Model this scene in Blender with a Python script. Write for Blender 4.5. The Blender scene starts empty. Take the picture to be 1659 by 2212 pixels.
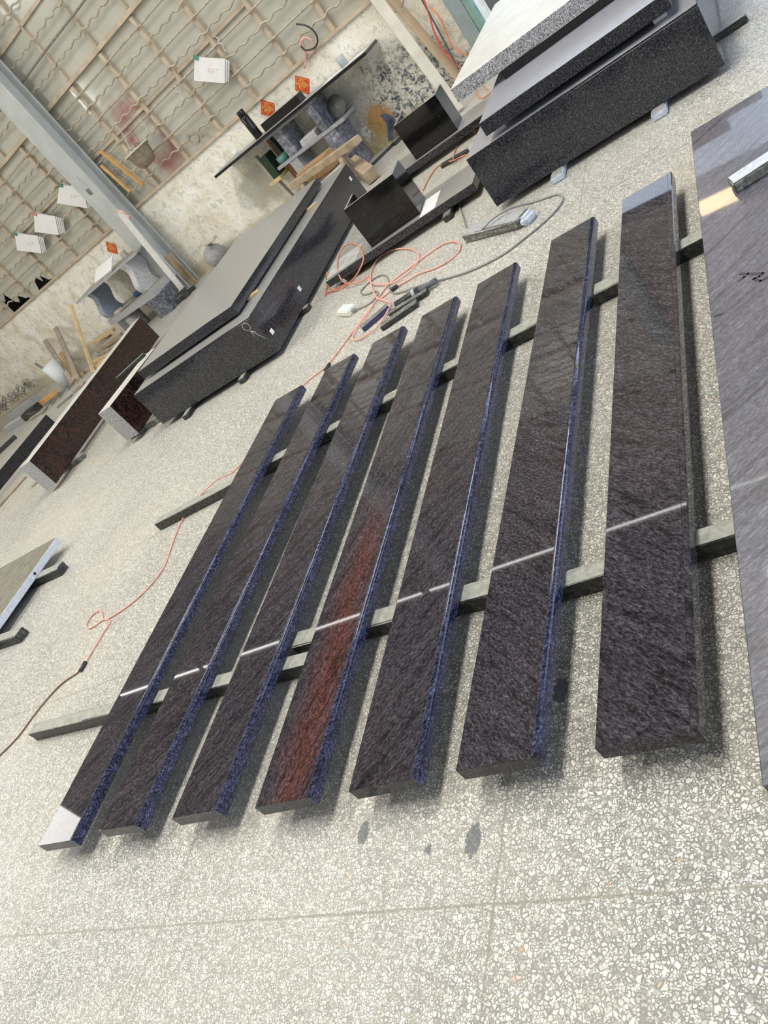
import bpy, bmesh, math, random
from mathutils import Vector, Matrix
random.seed(7)
PI = math.pi
sc = bpy.context.scene
C = sc.collection
# ---------------------------------------------------------------- camera
cd = bpy.data.cameras.new('camera'); cam = bpy.data.objects.new('camera', cd); C.objects.link(cam)
fw = Vector((-0.559922, 0.694300, -0.452144)); rt = Vector((0.762942, 0.219233, -0.608158)); up = Vector((0.323119, 0.685481, 0.652465))
m = Matrix((rt, up, -fw)).transposed().to_4x4(); m.translation = Vector((0, 0, 1.4486))
cam.matrix_world = m
cd.sensor_fit = 'VERTICAL'; cd.sensor_height = 36; cd.lens = 1774.386 * 36 / 2212
cd.clip_start = 0.05; cd.clip_end = 200
sc.camera = cam
# ---------------------------------------------------------------- world, exposure
w = bpy.data.worlds.new('world'); sc.world = w; w.use_nodes = True
WORLD_COL = (0.70, 0.81, 1.0, 1); WORLD_STR = 2.4
w.node_tree.nodes['Background'].inputs[0].default_value = WORLD_COL
w.node_tree.nodes['Background'].inputs[1].default_value = WORLD_STR
sc.view_settings.view_transform = 'Standard'; sc.view_settings.look = 'None'
sc.view_settings.exposure = 0.20; sc.view_settings.gamma = 1.0; sc.view_settings.use_curve_mapping = False
ROOF_GLOW = 13.5      # unseen glowing roof strips, placed to light the hall
SIDEWIN = 6.0        # high window in the left wall
FARSKY = 6.0
# ---------------------------------------------------------------- helpers
TH = -0.164; OW = Vector((-7.04, 9.42, 0)); DW = Vector((math.cos(TH), math.sin(TH), 0)); NW = Vector((math.sin(TH), -math.cos(TH), 0))
def WP(u, off, z): return OW + DW * u + NW * off + Vector((0, 0, z))
def link(name, me, mats, parent=None):
    o = bpy.data.objects.new(name, me); C.objects.link(o)
    if not isinstance(mats, (list, tuple)): mats = [mats]
    for x in mats: me.materials.append(x)
    if parent is not None: o.parent = parent
    return o
def tag(o, label=None, cat=None, group=None, kind=None):
    if label: o['label'] = label
    if cat: o['category'] = cat
    if group: o['group'] = group
    if kind: o['kind'] = kind
    return o
def empty(name, loc, rz=0, label=None, cat=None, group=None, kind=None):
    o = bpy.data.objects.new(name, None); C.objects.link(o); o.location = loc; o.rotation_euler = (0, 0, rz); o.empty_display_size = .1
    return tag(o, label, cat, group, kind)
def fin(bm, name):
    me = bpy.data.meshes.new(name); bm.normal_update(); bm.to_mesh(me); bm.free(); return me
def boxbm(x0, x1, y0, y1, z0, z1, bev=0, top_mat=None, bm=None, seg=1, jag=0):
    own = bm is None
    if own: bm = bmesh.new()
    b = bmesh.new()
    r = bmesh.ops.create_cube(b, size=1)
    for v in b.verts:
        v.co = Vector(((x0 + x1) / 2 + v.co.x * (x1 - x0), (y0 + y1) / 2 + v.co.y * (y1 - y0), (z0 + z1) / 2 + v.co.z * (z1 - z0)))
    if jag:
        if bev: bmesh.ops.bevel(b, geom=b.edges[:], offset=bev, segments=seg, affect='EDGES', clamp_overlap=True)
        bev = 0
        bmesh.ops.subdivide_edges(b, edges=b.edges[:], cuts=3, use_grid_fill=True)
        for v in b.verts: v.co += Vector((random.uniform(-jag, jag), random.uniform(-jag, jag), random.uniform(-jag, jag) * (0 if v.co.z < z0 + .01 else .5)))
    if top_mat is not None:
        b.normal_update()
        for f in b.faces:
            if f.normal.z > .8: f.material_index = top_mat
    if bev: bmesh.ops.bevel(b, geom=b.edges[:], offset=bev, segments=seg, affect='EDGES', clamp_overlap=True)
    me = bpy.data.meshes.new('t'); b.to_mesh(me); b.free(); bm.from_mesh(me); bpy.data.meshes.remove(me)
    return bm
def block(name, x, y, th, wd, ln, z0, h, mats, label=None, cat=None, group=None, bev=.002, top=None, parent=None, jag=0, tilt=(0, 0), seg=1):
    """box with front left corner (x,y), heading th"""
    a = Vector((math.cos(th), math.sin(th), 0)); b = Vector((-math.sin(th), math.cos(th), 0))
    c = Vector((x, y, z0)) + a * wd / 2 + b * ln / 2
    o = link(name, fin(boxbm(-wd/2, wd/2, -ln/2, ln/2, 0, h, bev, top, jag=jag, seg=seg), name), mats, parent)
    o.location = c; o.rotation_euler = (tilt[0], tilt[1], th)
    return tag(o, label, cat, group)
def wbox(name, u0, u1, o0, o1, z0, z1, mats, parent=None, label=None, cat=None, group=None, kind=None, bev=.003, top=None):
    """box in wall coordinates"""
    c = WP((u0 + u1) / 2, (o0 + o1) / 2, z0)
    o = link(name, fin(boxbm(-(u1-u0)/2, (u1-u0)/2, -(o1-o0)/2, (o1-o0)/2, 0, z1 - z0, bev, top), name), mats, None)
    o.location = c; o.rotation_euler = (0, 0, TH)
    if parent is not None: kid(o, parent)
    return tag(o, label, cat, group, kind)
def kid(o, p):
    """parent o to p keeping its world place"""
    bpy.context.view_layer.update()
    o.parent = p; o.matrix_parent_inverse = p.matrix_world.inverted()
def beam(name, p, q, wd, ht, mat, parent=None, label=None, cat=None, group=None, bev=.004, jag=0, kind=None):
    p = Vector(p); q = Vector(q); d = q - p; L = d.length
    bm = bmesh.new()
    boxbm(-wd/2, wd/2, -ht/2, ht/2, 0, L, bev, bm=bm, jag=jag)
    o = link(name, fin(bm, name), mat, None)
    zq = d.to_track_quat('Z', 'Y')
    # keep the beam's height axis as upright as possible
    zx = d.normalized(); side = zx.cross(Vector((0, 0, 1)))
    if side.length < .05: side = Vector((1, 0, 0))
    side.normalize(); upv = side.cross(zx)
    M = Matrix((side, upv, zx)).transposed().to_4x4()
    if M.determinant() < 0: M = Matrix((-side, upv, zx)).transposed().to_4x4()
    M.translation = p; o.matrix_world = M
    if parent is not None: kid(o, parent)
    return tag(o, label, cat, group, kind)
def spline(pts, n=8, closed=False):
    P = [Vector(p) for p in pts]; out = []
    N = len(P)
    for i in range(N - 1):
        a = P[max(i-1, 0)]; b = P[i]; c = P[i+1]; d = P[min(i+2, N-1)]
        for k in range(n):
            t = k / n
            out.append(.5 * ((2*b) + (c-a)*t + (2*a-5*b+4*c-d)*t*t + (3*b-a-3*c+d)*t**3))
    out.append(P[-1]); return out
def tubebm(pts, r, sides=8, bm=None):
    if bm is None: bm = bmesh.new()
    rings = []; prev = None
    for i, p in enumerate(pts):
        t = (pts[min(i+1, len(pts)-1)] - pts[max(i-1, 0)])
        if t.length < 1e-9: t = Vector((0, 0, 1))
        t.normalize()
        if prev is None:
            nrm = t.orthogonal().normalized()
        else:
            nrm = prev - t * prev.dot(t)
            nrm = nrm.normalized() if nrm.length > 1e-6 else t.orthogonal().normalized()
        prev = nrm; bn = t.cross(nrm)
        rings.append([bm.verts.new(p + (nrm * math.cos(2*PI*k/sides) + bn * math.sin(2*PI*k/sides)) * r) for k in range(sides)])
    for a, b in zip(rings, rings[1:]):
        for k in range(sides):
            f = bm.faces.new((a[k], a[(k+1) % sides], b[(k+1) % sides], b[k])); f.smooth = True
    bm.faces.new(rings[0][::-1]); bm.faces.new(rings[-1])
    return bm
def tube(name, pts, r, mat, parent=None, label=None, cat=None, group=None, smooth=8, sides=8):
    pts = [Vector(p) for p in pts]; o0 = pts[0].copy(); o0.z = min(p.z for p in pts) - r
    q = spline([p - o0 for p in pts], smooth) if smooth else [p - o0 for p in pts]
    o = link(name, fin(tubebm(q, r, sides), name), mat, None); o.location = o0
    if parent is not None: kid(o, parent)
    return tag(o, label, cat, group)
def lathebm(prof, n=28, bm=None):
    if bm is None: bm = bmesh.new()
    rings = []
    for r, z in prof:
        rings.append([bm.verts.new((max(r, 1e-4) * math.cos(2*PI*k/n), max(r, 1e-4) * math.sin(2*PI*k/n), z)) for k in range(n)])
    for a, b in zip(rings, rings[1:]):
        for k in range(n):
            f = bm.faces.new((a[k], a[(k+1) % n], b[(k+1) % n], b[k])); f.smooth = True
    bmesh.ops.recalc_face_normals(bm, faces=bm.faces[:])
    return bm
def lathe(name, prof, loc, mat, parent=None, label=None, cat=None, group=None, n=28):
    o = link(name, fin(lathebm(prof, n), name), mat, None); o.location = loc
    if parent is not None: kid(o, parent)
    return tag(o, label, cat, group)
def prism(name, poly, th, mat, M, parent=None, label=None, cat=None, group=None, bev=0):
    """2D polygon extruded by th along local z, placed by matrix M"""
    bm = bmesh.new()
    a = [bm.verts.new((x, y, 0)) for x, y in poly]; b = [bm.verts.new((x, y, th)) for x, y in poly]
    bm.faces.new(a[::-1]); bm.faces.new(b)
    for i in range(len(poly)):
        j = (i + 1) % len(poly); bm.faces.new((a[i], a[j], b[j], b[i]))
    bmesh.ops.recalc_face_normals(bm, faces=bm.faces[:])
    if bev: bmesh.ops.bevel(bm, geom=bm.edges[:], offset=bev, segments=2, affect='EDGES', clamp_overlap=True)
    o = link(name, fin(bm, name), mat, None); o.matrix_world = M
    if parent is not None: kid(o, parent)
    return tag(o, label, cat, group)
def wallM(u, off, z):
    """local x along the wall, local y up, local z out of the wall"""
    M = Matrix((DW, Vector((0, 0, 1)), NW)).transposed().to_4x4(); M.translation = WP(u, off, z); return M
# ---------------------------------------------------------------- materials
class NT:
    def __init__(s, name):
        s.m = bpy.data.materials.new(name); s.m.use_nodes = True; s.t = s.m.node_tree; s.b = s.t.nodes['Principled BSDF']
        s.tc = s.n('ShaderNodeTexCoord')
    def n(s, typ, **kw):
        q = s.t.nodes.new(typ)
        for k, v in kw.items(): setattr(q, k, v)
        return q
    def l(s, a, b): s.t.links.new(a, b)
    def geo(s): return s.n('ShaderNodeNewGeometry').outputs['Position']
    def obj(s, rnd=True):
        o = s.tc.outputs['Object']
        if not rnd: return o
        i = s.n('ShaderNodeObjectInfo'); mm = s.n('ShaderNodeMath', operation='MULTIPLY'); s.l(i.outputs['Random'], mm.inputs[0]); mm.inputs[1].default_value = 37.
        v = s.n('ShaderNodeVectorMath', operation='ADD'); s.l(o, v.inputs[0]); s.l(mm.outputs[0], v.inputs[1]); return v.outputs[0]
    def map(s, vec, scale=(1, 1, 1), rot=(0, 0, 0)):
        q = s.n('ShaderNodeMapping'); s.l(vec, q.inputs['Vector']); q.inputs['Scale'].default_value = scale; q.inputs['Rotation'].default_value = rot; return q.outputs[0]
    def noise(s, vec, scale, detail=4, rough=.55, dist=0):
        q = s.n('ShaderNodeTexNoise'); s.l(vec, q.inputs['Vector']); q.inputs['Scale'].default_value = scale; q.inputs['Detail'].default_value = detail
        q.inputs['Roughness'].default_value = rough; q.inputs['Distortion'].default_value = dist; return q.outputs['Fac']
    def ramp(s, fac, stops, interp='LINEAR'):
        q = s.n('ShaderNodeValToRGB'); s.l(fac, q.inputs[0]); e = q.color_ramp; e.interpolation = interp
        while len(e.elements) < len(stops): e.elements.new(.5)
        for el, (p, c) in zip(e.elements, stops):
            el.position = p; el.color = (c[0], c[1], c[2], 1) if isinstance(c, (tuple, list)) else (c, c, c, 1)
        return q.outputs[0]
    def mix(s, fac, a, b, bt='MIX'):
        q = s.n('ShaderNodeMix', data_type='RGBA', blend_type=bt)
        for sock, v in ((q.inputs[0], fac), (q.inputs[6], a), (q.inputs[7], b)):
            if isinstance(v, (int, float)): sock.default_value = v
            elif isinstance(v, (tuple, list)): sock.default_value = (v[0], v[1], v[2], 1)
            else: s.l(v, sock)
        return q.outputs[2]
    def math(s, op, a, b=0, c=0):
        q = s.n('ShaderNodeMath', operation=op)
        for sock, v in zip(q.inputs, (a, b, c)):
            if isinstance(v, (int, float)): sock.default_value = v
            else: s.l(v, sock)
        return q.outputs[0]
    def bump(s, h, strength=.3, dist=.005):
        q = s.n('ShaderNodeBump'); s.l(h, q.inputs['Height']); q.inputs['Strength'].default_value = strength; q.inputs['Distance'].default_value = dist
        s.l(q.outputs[0], s.b.inputs['Normal'])
    def out(s, col, rough=.5, spec=.5, metal=0, coat=0):
        if isinstance(col, (tuple, list)): s.b.inputs['Base Color'].default_value = (*col, 1)
        else: s.l(col, s.b.inputs['Base Color'])
        if isinstance(rough, (int, float)): s.b.inputs['Roughness'].default_value = rough
        else: s.l(rough, s.b.inputs['Roughness'])
        s.b.inputs['Specular IOR Level'].default_value = spec; s.b.inputs['Metallic'].default_value = metal
        s.b.inputs['Coat Weight'].default_value = coat; s.b.inputs['Coat Roughness'].default_value = .03
        return s.m
def plain(name, col, rough=.5, var=.15, scale=20, spec=.5, metal=0):
    k = NT(name); f = k.noise(k.obj(), scale, 4)
    c = k.ramp(f, [(.3, tuple(v * (1 - var) for v in col)), (.7, tuple(min(1, v * (1 + var)) for v in col))])
    return k.out(c, rough, spec, metal)
def stone(name, c0, c1, c2, rough=.1, scale=90, streak=None, red=None, spec=.5, lo=.38, mid=.52, hi=.68, tint=None, bumpy=0):
    k = NT(name); v = k.obj()
    if streak: v2 = k.map(k.map(v, (1, 1, 1), (0, 0, -streak[0])), (streak[1], 1, 1))
    else: v2 = v
    f = k.noise(v2, scale, 5, .65, .6); c = k.ramp(f, [(lo, c0), (mid, c1), (hi, c2)])
    if streak:
        g = k.noise(k.map(k.map(v, (1, 1, 1), (0, 0, -streak[0])), (streak[1] * .38, 1, 1)), scale * .17, 6, .66, 1.0)
        c = k.mix(1, c, k.ramp(g, [(.34, .45), (.47, 1), (.68, 1.5)]), 'MULTIPLY')
    g = k.noise(v, 2.2, 3, .5, .5)
    if tint: c = k.mix(k.ramp(g, [(.42, 0), (.62, 1)]), c, k.mix(1, c, tint, 'MULTIPLY'))
    if red:
        pos = k.obj(False); sx = k.n('ShaderNodeSeparateXYZ'); k.l(pos, sx.inputs[0])
        wob = k.noise(pos, 6, 4, .6)
        # a rusty vein running obliquely over the near part of the plank
        d = k.math('ADD', k.math('MULTIPLY', sx.outputs[0], 1.0), k.math('MULTIPLY', k.math('SUBTRACT', wob, .5), .12))
        band = k.math('SUBTRACT', 1, k.math('MULTIPLY', k.math('ABSOLUTE', k.math('SUBTRACT', d, .025)), 9)); band.node.use_clamp = True
        yy = k.math('SUBTRACT', 1, k.math('MULTIPLY', k.math('ADD', sx.outputs[1], .45), 2.2)); yy.node.use_clamp = True
        c = k.mix(k.math('MULTIPLY', k.math('MULTIPLY', band, yy), .85), c, k.mix(1, c, red, 'MULTIPLY'))
    if bumpy: k.bump(f, bumpy, .002)
    return k.out(c, rough, spec)
DK = (.014, .013, .016); MD = (.040, .037, .043); LT = (.105, .100, .118)
plank_m = [stone('plank_stone_%d' % i, DK, MD, LT, .022, 210, (a, .38), tint=(1.03, .97, .95), spec=.38) for i, a in enumerate((.75, .6, .8, .9, .85, -.8, -.75))]
plank_m[3] = stone('plank_stone_red', DK, MD, LT, .022, 210, (1.2, .38), red=(2.1, .85, .60), spec=.38)
edge_m = stone('plank_edge_stone', (.006, .007, .016), (.046, .052, .105), (.17, .19, .34), .14, 190, (.9, .4), lo=.40, mid=.54, hi=.70)  # bluish stone made bluer, standing in for daylight from the right
end_m = stone('plank_end_stone', (.012, .012, .014), (.035, .035, .04), (.13, .13, .14), .22, 160)
big_m = stone('big_slab_stone', (.05, .052, .068), (.092, .094, .120), (.165, .17, .215), .36, 190, (.65, .3), tint=(1.0, .95, .92), spec=.5); big_m.node_tree.nodes['Principled BSDF'].inputs['Coat Weight'].default_value = .45; big_m.node_tree.nodes['Principled BSDF'].inputs['Coat Roughness'].default_value = .03
black_m = stone('black_granite', (.006, .006, .009), (.030, .031, .037), (.115, .118, .13), .12, 120, lo=.38, mid=.51, hi=.68)
jet_m = stone('jet_granite', (.004, .004, .004), (.010, .010, .010), (.045, .045, .043), .08, 60, lo=.4, mid=.6, hi=.8)
navy_m = stone('dark_end_granite', (.01, .01, .014), (.02, .02, .026), (.05, .05, .06), .15, 60)
honed_m = stone('honed_top', (.22, .22, .21), (.27, .27, .26), (.33, .33, .32), .32, 30, lo=.3, hi=.75, spec=.7)
honed_sky = stone('honed_top_blue', (.23, .24, .27), (.28, .29, .33), (.34, .35, .39), .30, 30, lo=.3, hi=.75, spec=.8)  # honed top with the sky's blue reflection mixed into its colour
pale_m = stone('sawn_pale_top', (.47, .475, .44), (.54, .545, .51), (.60, .61, .57), .5, 8, lo=.3, hi=.75)
vase_m = stone('light_speckled_granite', (.20, .20, .21), (.48, .48, .49), (.75, .75, .76), .5, 130, lo=.38, mid=.5, hi=.6)
salt_m = stone('grey_speckled_granite', (.07, .07, .08), (.30, .30, .31), (.62, .62, .63), .5, 160, lo=.40, mid=.5, hi=.6)
greyst_m = stone('light_grey_stone', (.28, .29, .30), (.36, .37, .38), (.48, .49, .5), .6, 60)
marble_m = stone('blue_grey_marble', (.10, .11, .14), (.18, .19, .23), (.40, .41, .45), .4, 25, (.6, .2))
offc_m = stone('rough_offcut', (.08, .08, .07), (.16, .165, .145), (.32, .33, .30), .7, 45, bumpy=.6)
offd_m = stone('rough_offcut_dark', (.012, .013, .012), (.035, .037, .033), (.10, .105, .09), .45, 60, bumpy=.5)
offtop_m = stone('offcut_sawn_top', (.26, .27, .23), (.34, .35, .31), (.44, .45, .40), .5, 40)
white_st = stone('pale_stone_end', (.45, .50, .58), (.55, .60, .68), (.66, .70, .78), .5, 60)
def redstone():
    k = NT('red_veined_granite'); v = k.obj(False)
    n1 = k.noise(v, 7, 6, .68, 2.6); c = k.ramp(n1, [(.30, (.004, .004, .006)), (.475, (.012, .009, .010)), (.50, (.13, .045, .028)), (.52, (.016, .009, .010)), (.60, (.008, .008, .010)), (.625, (.09, .045, .018)), (.65, (.02, .012, .010))])
    n2 = k.noise(v, 38, 5, .7, 1.5); c = k.mix(k.ramp(n2, [(.62, 0), (.68, .45)]), c, (.09, .045, .03))
    return k.out(c, .12, .4)
red_m = redstone()
wood_m = plain('weathered_wood', (.38, .30, .20), .8, .3, 9)
woodp_m = plain('pale_wood', (.62, .46, .24), .7, .2, 8)
woodo_m = plain('orange_wood', (.62, .34, .11), .7, .2, 10)
wood_g = plain('grey_wood', (.36, .31, .26), .85, .3, 9)
wood_w = plain('whitewashed_board', (.52, .49, .41), .8, .15, 6)
wood_t = plain('tan_board', (.50, .38, .25), .8, .15, 6)
frame_m = plain('window_paint', (.50, .42, .31), .75, .2, 7)
bar_m = plain('dusty_bar', (.44, .39, .31), .7, .3, 25)
barg_m = plain('grey_bar', (.22, .21, .18), .6, .3, 25)
steel_m = plain('grey_painted_steel', (.44, .465, .46), .5, .1, 5)
steelg_m = plain('blue_grey_steel', (.27, .32, .32), .5, .12, 6)
orange_m = plain('orange_cable', (.70, .27, .16), .45, .08, 30)
pink_m = plain('salmon_cable', (.78, .40, .32), .45, .10, 14)
redc_m = plain('red_cable', (.75, .10, .06), .45, .05, 30)
greyc_m = plain('grey_cable', (.26, .26, .24), .5, .1, 20)
brownc_m = plain('brown_cable', (.22, .13, .08), .5, .1, 20)
blackc_m = plain('black_rubber', (.025, .028, .03), .4, .1, 20)
pinkh_m = plain('pink_hose', (.70, .40, .35), .5, .1, 20)
paper_m = plain('paper', (.80, .80, .80), .8, .03, 10)
clipg_m = plain('green_clip', (.06, .25, .20), .4, .1)
clipr_m = plain('red_clip', (.65, .22, .18), .4, .1)
plas_m = plain('white_plastic', (.78, .78, .70), .4, .04)
bucket_m = plain('white_bucket_plastic', (.66, .70, .72), .45, .04)
blackg_m = plain('black_gloss', (.008, .008, .009), .18, .1)
green_m = plain('dark_green_card', (.012, .04, .02), .4, .1)
teal_m = plain('teal_tape', (.10, .24, .22), .4, .1)
card_m = plain('cardboard', (.42, .25, .12), .85, .15)
blue_m = plain('blue_tool_plastic', (.02, .07, .16), .4, .1)
cloth_m = plain('slate_cloth', (.14, .17, .24), .9, .15)
chalk_m = plain('chalk', (.75, .75, .72), .9, .05)
ink_m = plain('pale_red_ink', (.78, .45, .47), .8, .05)
rim_m = plain('crusty_rim', (.62, .60, .45), .85, .2, 30)
pot_m = plain('dirty_bowl', (.24, .20, .14), .85, .35, 25)
postr_m = plain('poster_red', (.62, .06, .02), .4, .12, 30)
gold_m = plain('poster_gold', (.70, .42, .08), .35, .1, 30)
film_m = plain('clear_film', (.52, .53, .52), .12, .2, 12)
def emis(name, col, s):
    m = bpy.data.materials.new(name); m.use_nodes = True; t = m.node_tree; t.nodes.remove(t.nodes['Principled BSDF'])
    e = t.nodes.new('ShaderNodeEmission'); e.inputs[0].default_value = (*col, 1); e.inputs[1].default_value = s
    t.links.new(e.outputs[0], t.nodes['Material Output'].inputs[0]); return m
def floor_mat():
    k = NT('terrazzo'); p = k.geo(); sx = k.n('ShaderNodeSeparateXYZ'); k.l(p, sx.inputs[0]); X, Y = sx.outputs[0], sx.outputs[1]
    wv = k.n('ShaderNodeTexNoise'); k.l(p, wv.inputs['Vector']); wv.inputs['Scale'].default_value = 60; wv.inputs['Detail'].default_value = 2
    va = k.n('ShaderNodeVectorMath', operation='MULTIPLY_ADD'); k.l(wv.outputs['Color'], va.inputs[0]); va.inputs[1].default_value = (.009, .009, 0); k.l(p, va.inputs[2])
    col = None
    def layer(scale, th, rnd):
        a = k.n('ShaderNodeTexVoronoi', feature='DISTANCE_TO_EDGE', voronoi_dimensions='2D'); a.inputs['Scale'].default_value = scale; a.inputs['Randomness'].default_value = rnd
        b = k.n('ShaderNodeTexVoronoi', feature='F1', voronoi_dimensions='2D'); b.inputs['Scale'].default_value = scale; b.inputs['Randomness'].default_value = rnd
        k.l(va.outputs[0], a.inputs['Vector']); k.l(va.outputs[0], b.inputs['Vector'])
        return a.outputs['Distance'], b.outputs['Color']
    d1, c1 = layer(88, .1, 1); d2, c2 = layer(150, .1, 1)
    pick = k.ramp(k.noise(p, 55, 2), [(.47, 0), (.49, 1)], 'CONSTANT')
    d = k.math('ADD', k.math('MULTIPLY', d1, k.math('SUBTRACT', 1, pick)), k.math('MULTIPLY', d2, pick)); cc = k.mix(pick, c1, c2)
    sc_ = k.n('ShaderNodeSeparateColor'); k.l(cc, sc_.inputs[0])
    gap = k.math('MULTIPLY_ADD', k.math('POWER', sc_.outputs[1], 1.6), .24, .05)
    inside = k.math('MULTIPLY', k.math('SUBTRACT', d, gap), 22); inside.node.use_clamp = True
    chip = k.ramp(sc_.outputs[0], [(0, (.31, .305, .27)), (.25, (.50, .49, .44)), (.5, (.68, .67, .61)), (.8, (.80, .79, .73)), (.9985, (.84, .83, .78)), (.9995, (.62, .30, .12))])
    mat = k.ramp(k.noise(p, 240, 2), [(.3, (.16, .16, .145)), (.7, (.28, .28, .255))])
    col = k.mix(inside, mat, chip)
    # dirt and wear
    n = k.noise(p, 1.1, 5, .6, .4); col = k.mix(k.ramp(n, [(.40, 0), (.75, .30)]), col, (.64, .60, .50))
    n = k.noise(p, .45, 3, .5, .2); col = k.mix(k.ramp(n, [(.5, 0), (.8, .35)]), col, (.60, .58, .52))
    # filled joints between the cast bays, a square grid of 1.135 m
    jit = k.math('MULTIPLY', k.math('SUBTRACT', k.noise(p, 9, 4), .5), .012)
    m_ = None
    for ax, off in ((X, -1.05), (Y, .68)):
        t = k.math('SUBTRACT', k.math('ADD', ax, jit), off); t = k.math('DIVIDE', t, 1.135); t = k.math('FRACT', k.math('ADD', t, 100.5))
        t = k.math('ABSOLUTE', k.math('SUBTRACT', t, .5)); t = k.math('SUBTRACT', 1.25, k.math('MULTIPLY', t, 260)); t.node.use_clamp = True
        m_ = t if m_ is None else k.math('MAXIMUM', m_, t)
    col = k.mix(k.math('MULTIPLY', m_, .75), col, (.27, .25, .20))
    # dark adhesive spots left on the floor
    for (x, y, r) in [((-1.476,0.881,0.000)[0], (-1.476,0.881,0.000)[1], .026), ((-1.128,0.826,0.000)[0], (-1.128,0.826,0.000)[1], .03), ((-1.253,0.813,0.000)[0], (-1.253,0.813,0.000)[1], .014), ((-0.932,1.186,0.000)[0], (-0.932,1.186,0.000)[1], .03)]:
        dx = k.math('SUBTRACT', X, x); dy = k.math('MULTIPLY', k.math('SUBTRACT', Y, y), .55)
        q = k.math('SQRT', k.math('ADD', k.math('MULTIPLY', dx, dx), k.math('MULTIPLY', dy, dy)))
        q = k.math('ADD', q, k.math('MULTIPLY', k.math('SUBTRACT', k.noise(p, 45, 3), .5), .03))
        q = k.math('MULTIPLY', k.math('SUBTRACT', r * .75, q), 300); q.node.use_clamp = True
        col = k.mix(k.math('MULTIPLY', q, .8), col, (.10, .11, .115) if x < -1.06 or y > .8 else (.10, .11, .115))
    rgh = k.ramp(k.noise(p, 3, 3), [(.3, .30), (.7, .5)])
    return k.out(col, rgh, .3)
def plaster_mat():
    k = NT('old_plaster'); p = k.geo()
    mp = k.n('ShaderNodeMapping', vector_type='TEXTURE'); k.l(p, mp.inputs[0]); mp.inputs['Location'].default_value = OW; mp.inputs['Rotation'].default_value = (0, 0, TH)
    q = mp.outputs[0]; sx = k.n('ShaderNodeSeparateXYZ'); k.l(q, sx.inputs[0]); U, Z = sx.outputs[0], sx.outputs[2]
    c = k.ramp(k.noise(q, 3.2, 6, .65, .6), [(.30, (.62, .56, .42)), (.46, (.80, .77, .66)), (.62, (.90, .89, .83))])
    c = k.mix(k.ramp(k.noise(q, 26, 6, .75, 1.0), [(.38, .7), (.46, 0)]), c, (.46, .43, .35))
    c = k.mix(k.ramp(k.noise(q, 9, 3, .5, .3), [(.60, 0), (.64, .55)]), c, (.50, .50, .44))
    def area(u, z, ru, rz, soft=3.):
        a = k.math('DIVIDE', k.math('SUBTRACT', U, u), ru); b = k.math('DIVIDE', k.math('SUBTRACT', Z, z), rz)
        r = k.math('SQRT', k.math('ADD', k.math('MULTIPLY', a, a), k.math('MULTIPLY', b, b)))
        r = k.math('ADD', r, k.math('MULTIPLY', k.math('SUBTRACT', k.noise(q, 5, 5, .65), .5), 1.3))
        o = k.math('MULTIPLY', k.math('SUBTRACT', 1, r), soft); o.node.use_clamp = True; return o
    grey = k.ramp(k.noise(q, 17, 6, .72, 1.1), [(.40, (.07, .09, .11)), (.47, (.28, .29, .28)), (.53, (.62, .60, .50)), (.7, (.80, .80, .78))])
    c = k.mix(area(3.95, .25, .95, .55), c, grey)
    c = k.mix(k.math('MULTIPLY', area(3.25, .55, .5, .3), .7), c, (.50, .49, .44))
    c = k.mix(k.math('MULTIPLY', area(1.75, .45, .45, .30), .7), c, (.36, .34, .27))
    c = k.mix(k.math('MULTIPLY', area(3.55, .22, .22, .22), .85), c, (.46, .25, .07))
    c = k.mix(k.math('MULTIPLY', area(3.45, .0, .5, .22), .6), c, (.40, .30, .14))
    c = k.mix(k.math('MULTIPLY', area(2.1, .95, .35, .16, 2), .5), c, (.86, .84, .72))
    c = k.mix(k.math('MULTIPLY', area(-.5, .05, 9, .14), .45), c, (.40, .33, .18))
    k.bump(k.noise(q, 40, 5, .7), .35, .01)
    return k.out(c, .85, .2)
def pane_mat(stain=False):
    k = NT('dusty_frosted_glass' + ('_stained' if stain else '')); p = k.geo()
    mp = k.n('ShaderNodeMapping', vector_type='TEXTURE'); k.l(p, mp.inputs[0]); mp.inputs['Location'].default_value = OW; mp.inputs['Rotation'].default_value = (0, 0, TH)
    q = mp.outputs[0]; sx = k.n('ShaderNodeSeparateXYZ'); k.l(q, sx.inputs[0]); U, Z = sx.outputs[0], sx.outputs[2]
    c = k.ramp(k.noise(q, 1.6, 4, .6), [(.3, (.46, .455, .385)), (.7, (.56, .56, .49))])
    c = k.mix(k.ramp(k.noise(q, 30, 5, .7), [(.58, 0), (.7, .35)]), c, (.60, .59, .52))
    if stain:
        a = k.math('DIVIDE', k.math('SUBTRACT', U, .80), .34); b = k.math('DIVIDE', k.math('SUBTRACT', Z, 1.66), .50)
        r = k.math('SQRT', k.math('ADD', k.math('MULTIPLY', a, a), k.math('MULTIPLY', b, b)))
        r = k.math('ADD', k.math('ABSOLUTE', k.math('SUBTRACT', r, .75)), k.math('MULTIPLY', k.math('SUBTRACT', k.noise(q, 7, 4, .6), .5), .8))
        o = k.math('MULTIPLY', k.math('SUBTRACT', .40, r), 2.2); o.node.use_clamp = True
        c = k.mix(k.math('MULTIPLY', o, .85), c, (.36, .10, .11))
    return k.out(c, .10, .5)
floor_m = floor_mat(); plas_wall = plaster_mat(); pane_m = pane_mat(); pane_s = pane_mat(True)
brown_m = plain('brown_cladding', (.30, .24, .20), .7, .2, 2)
lime_m = plain('limewashed_wall', (.72, .68, .58), .9, .08, 2)
ceil_m = plain('brown_roof_sheet', (.20, .15, .13), .7, .2, 2)
ext_m = plain('outer_wall_render', (.34, .33, .29), .9, .1, 3)
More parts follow.
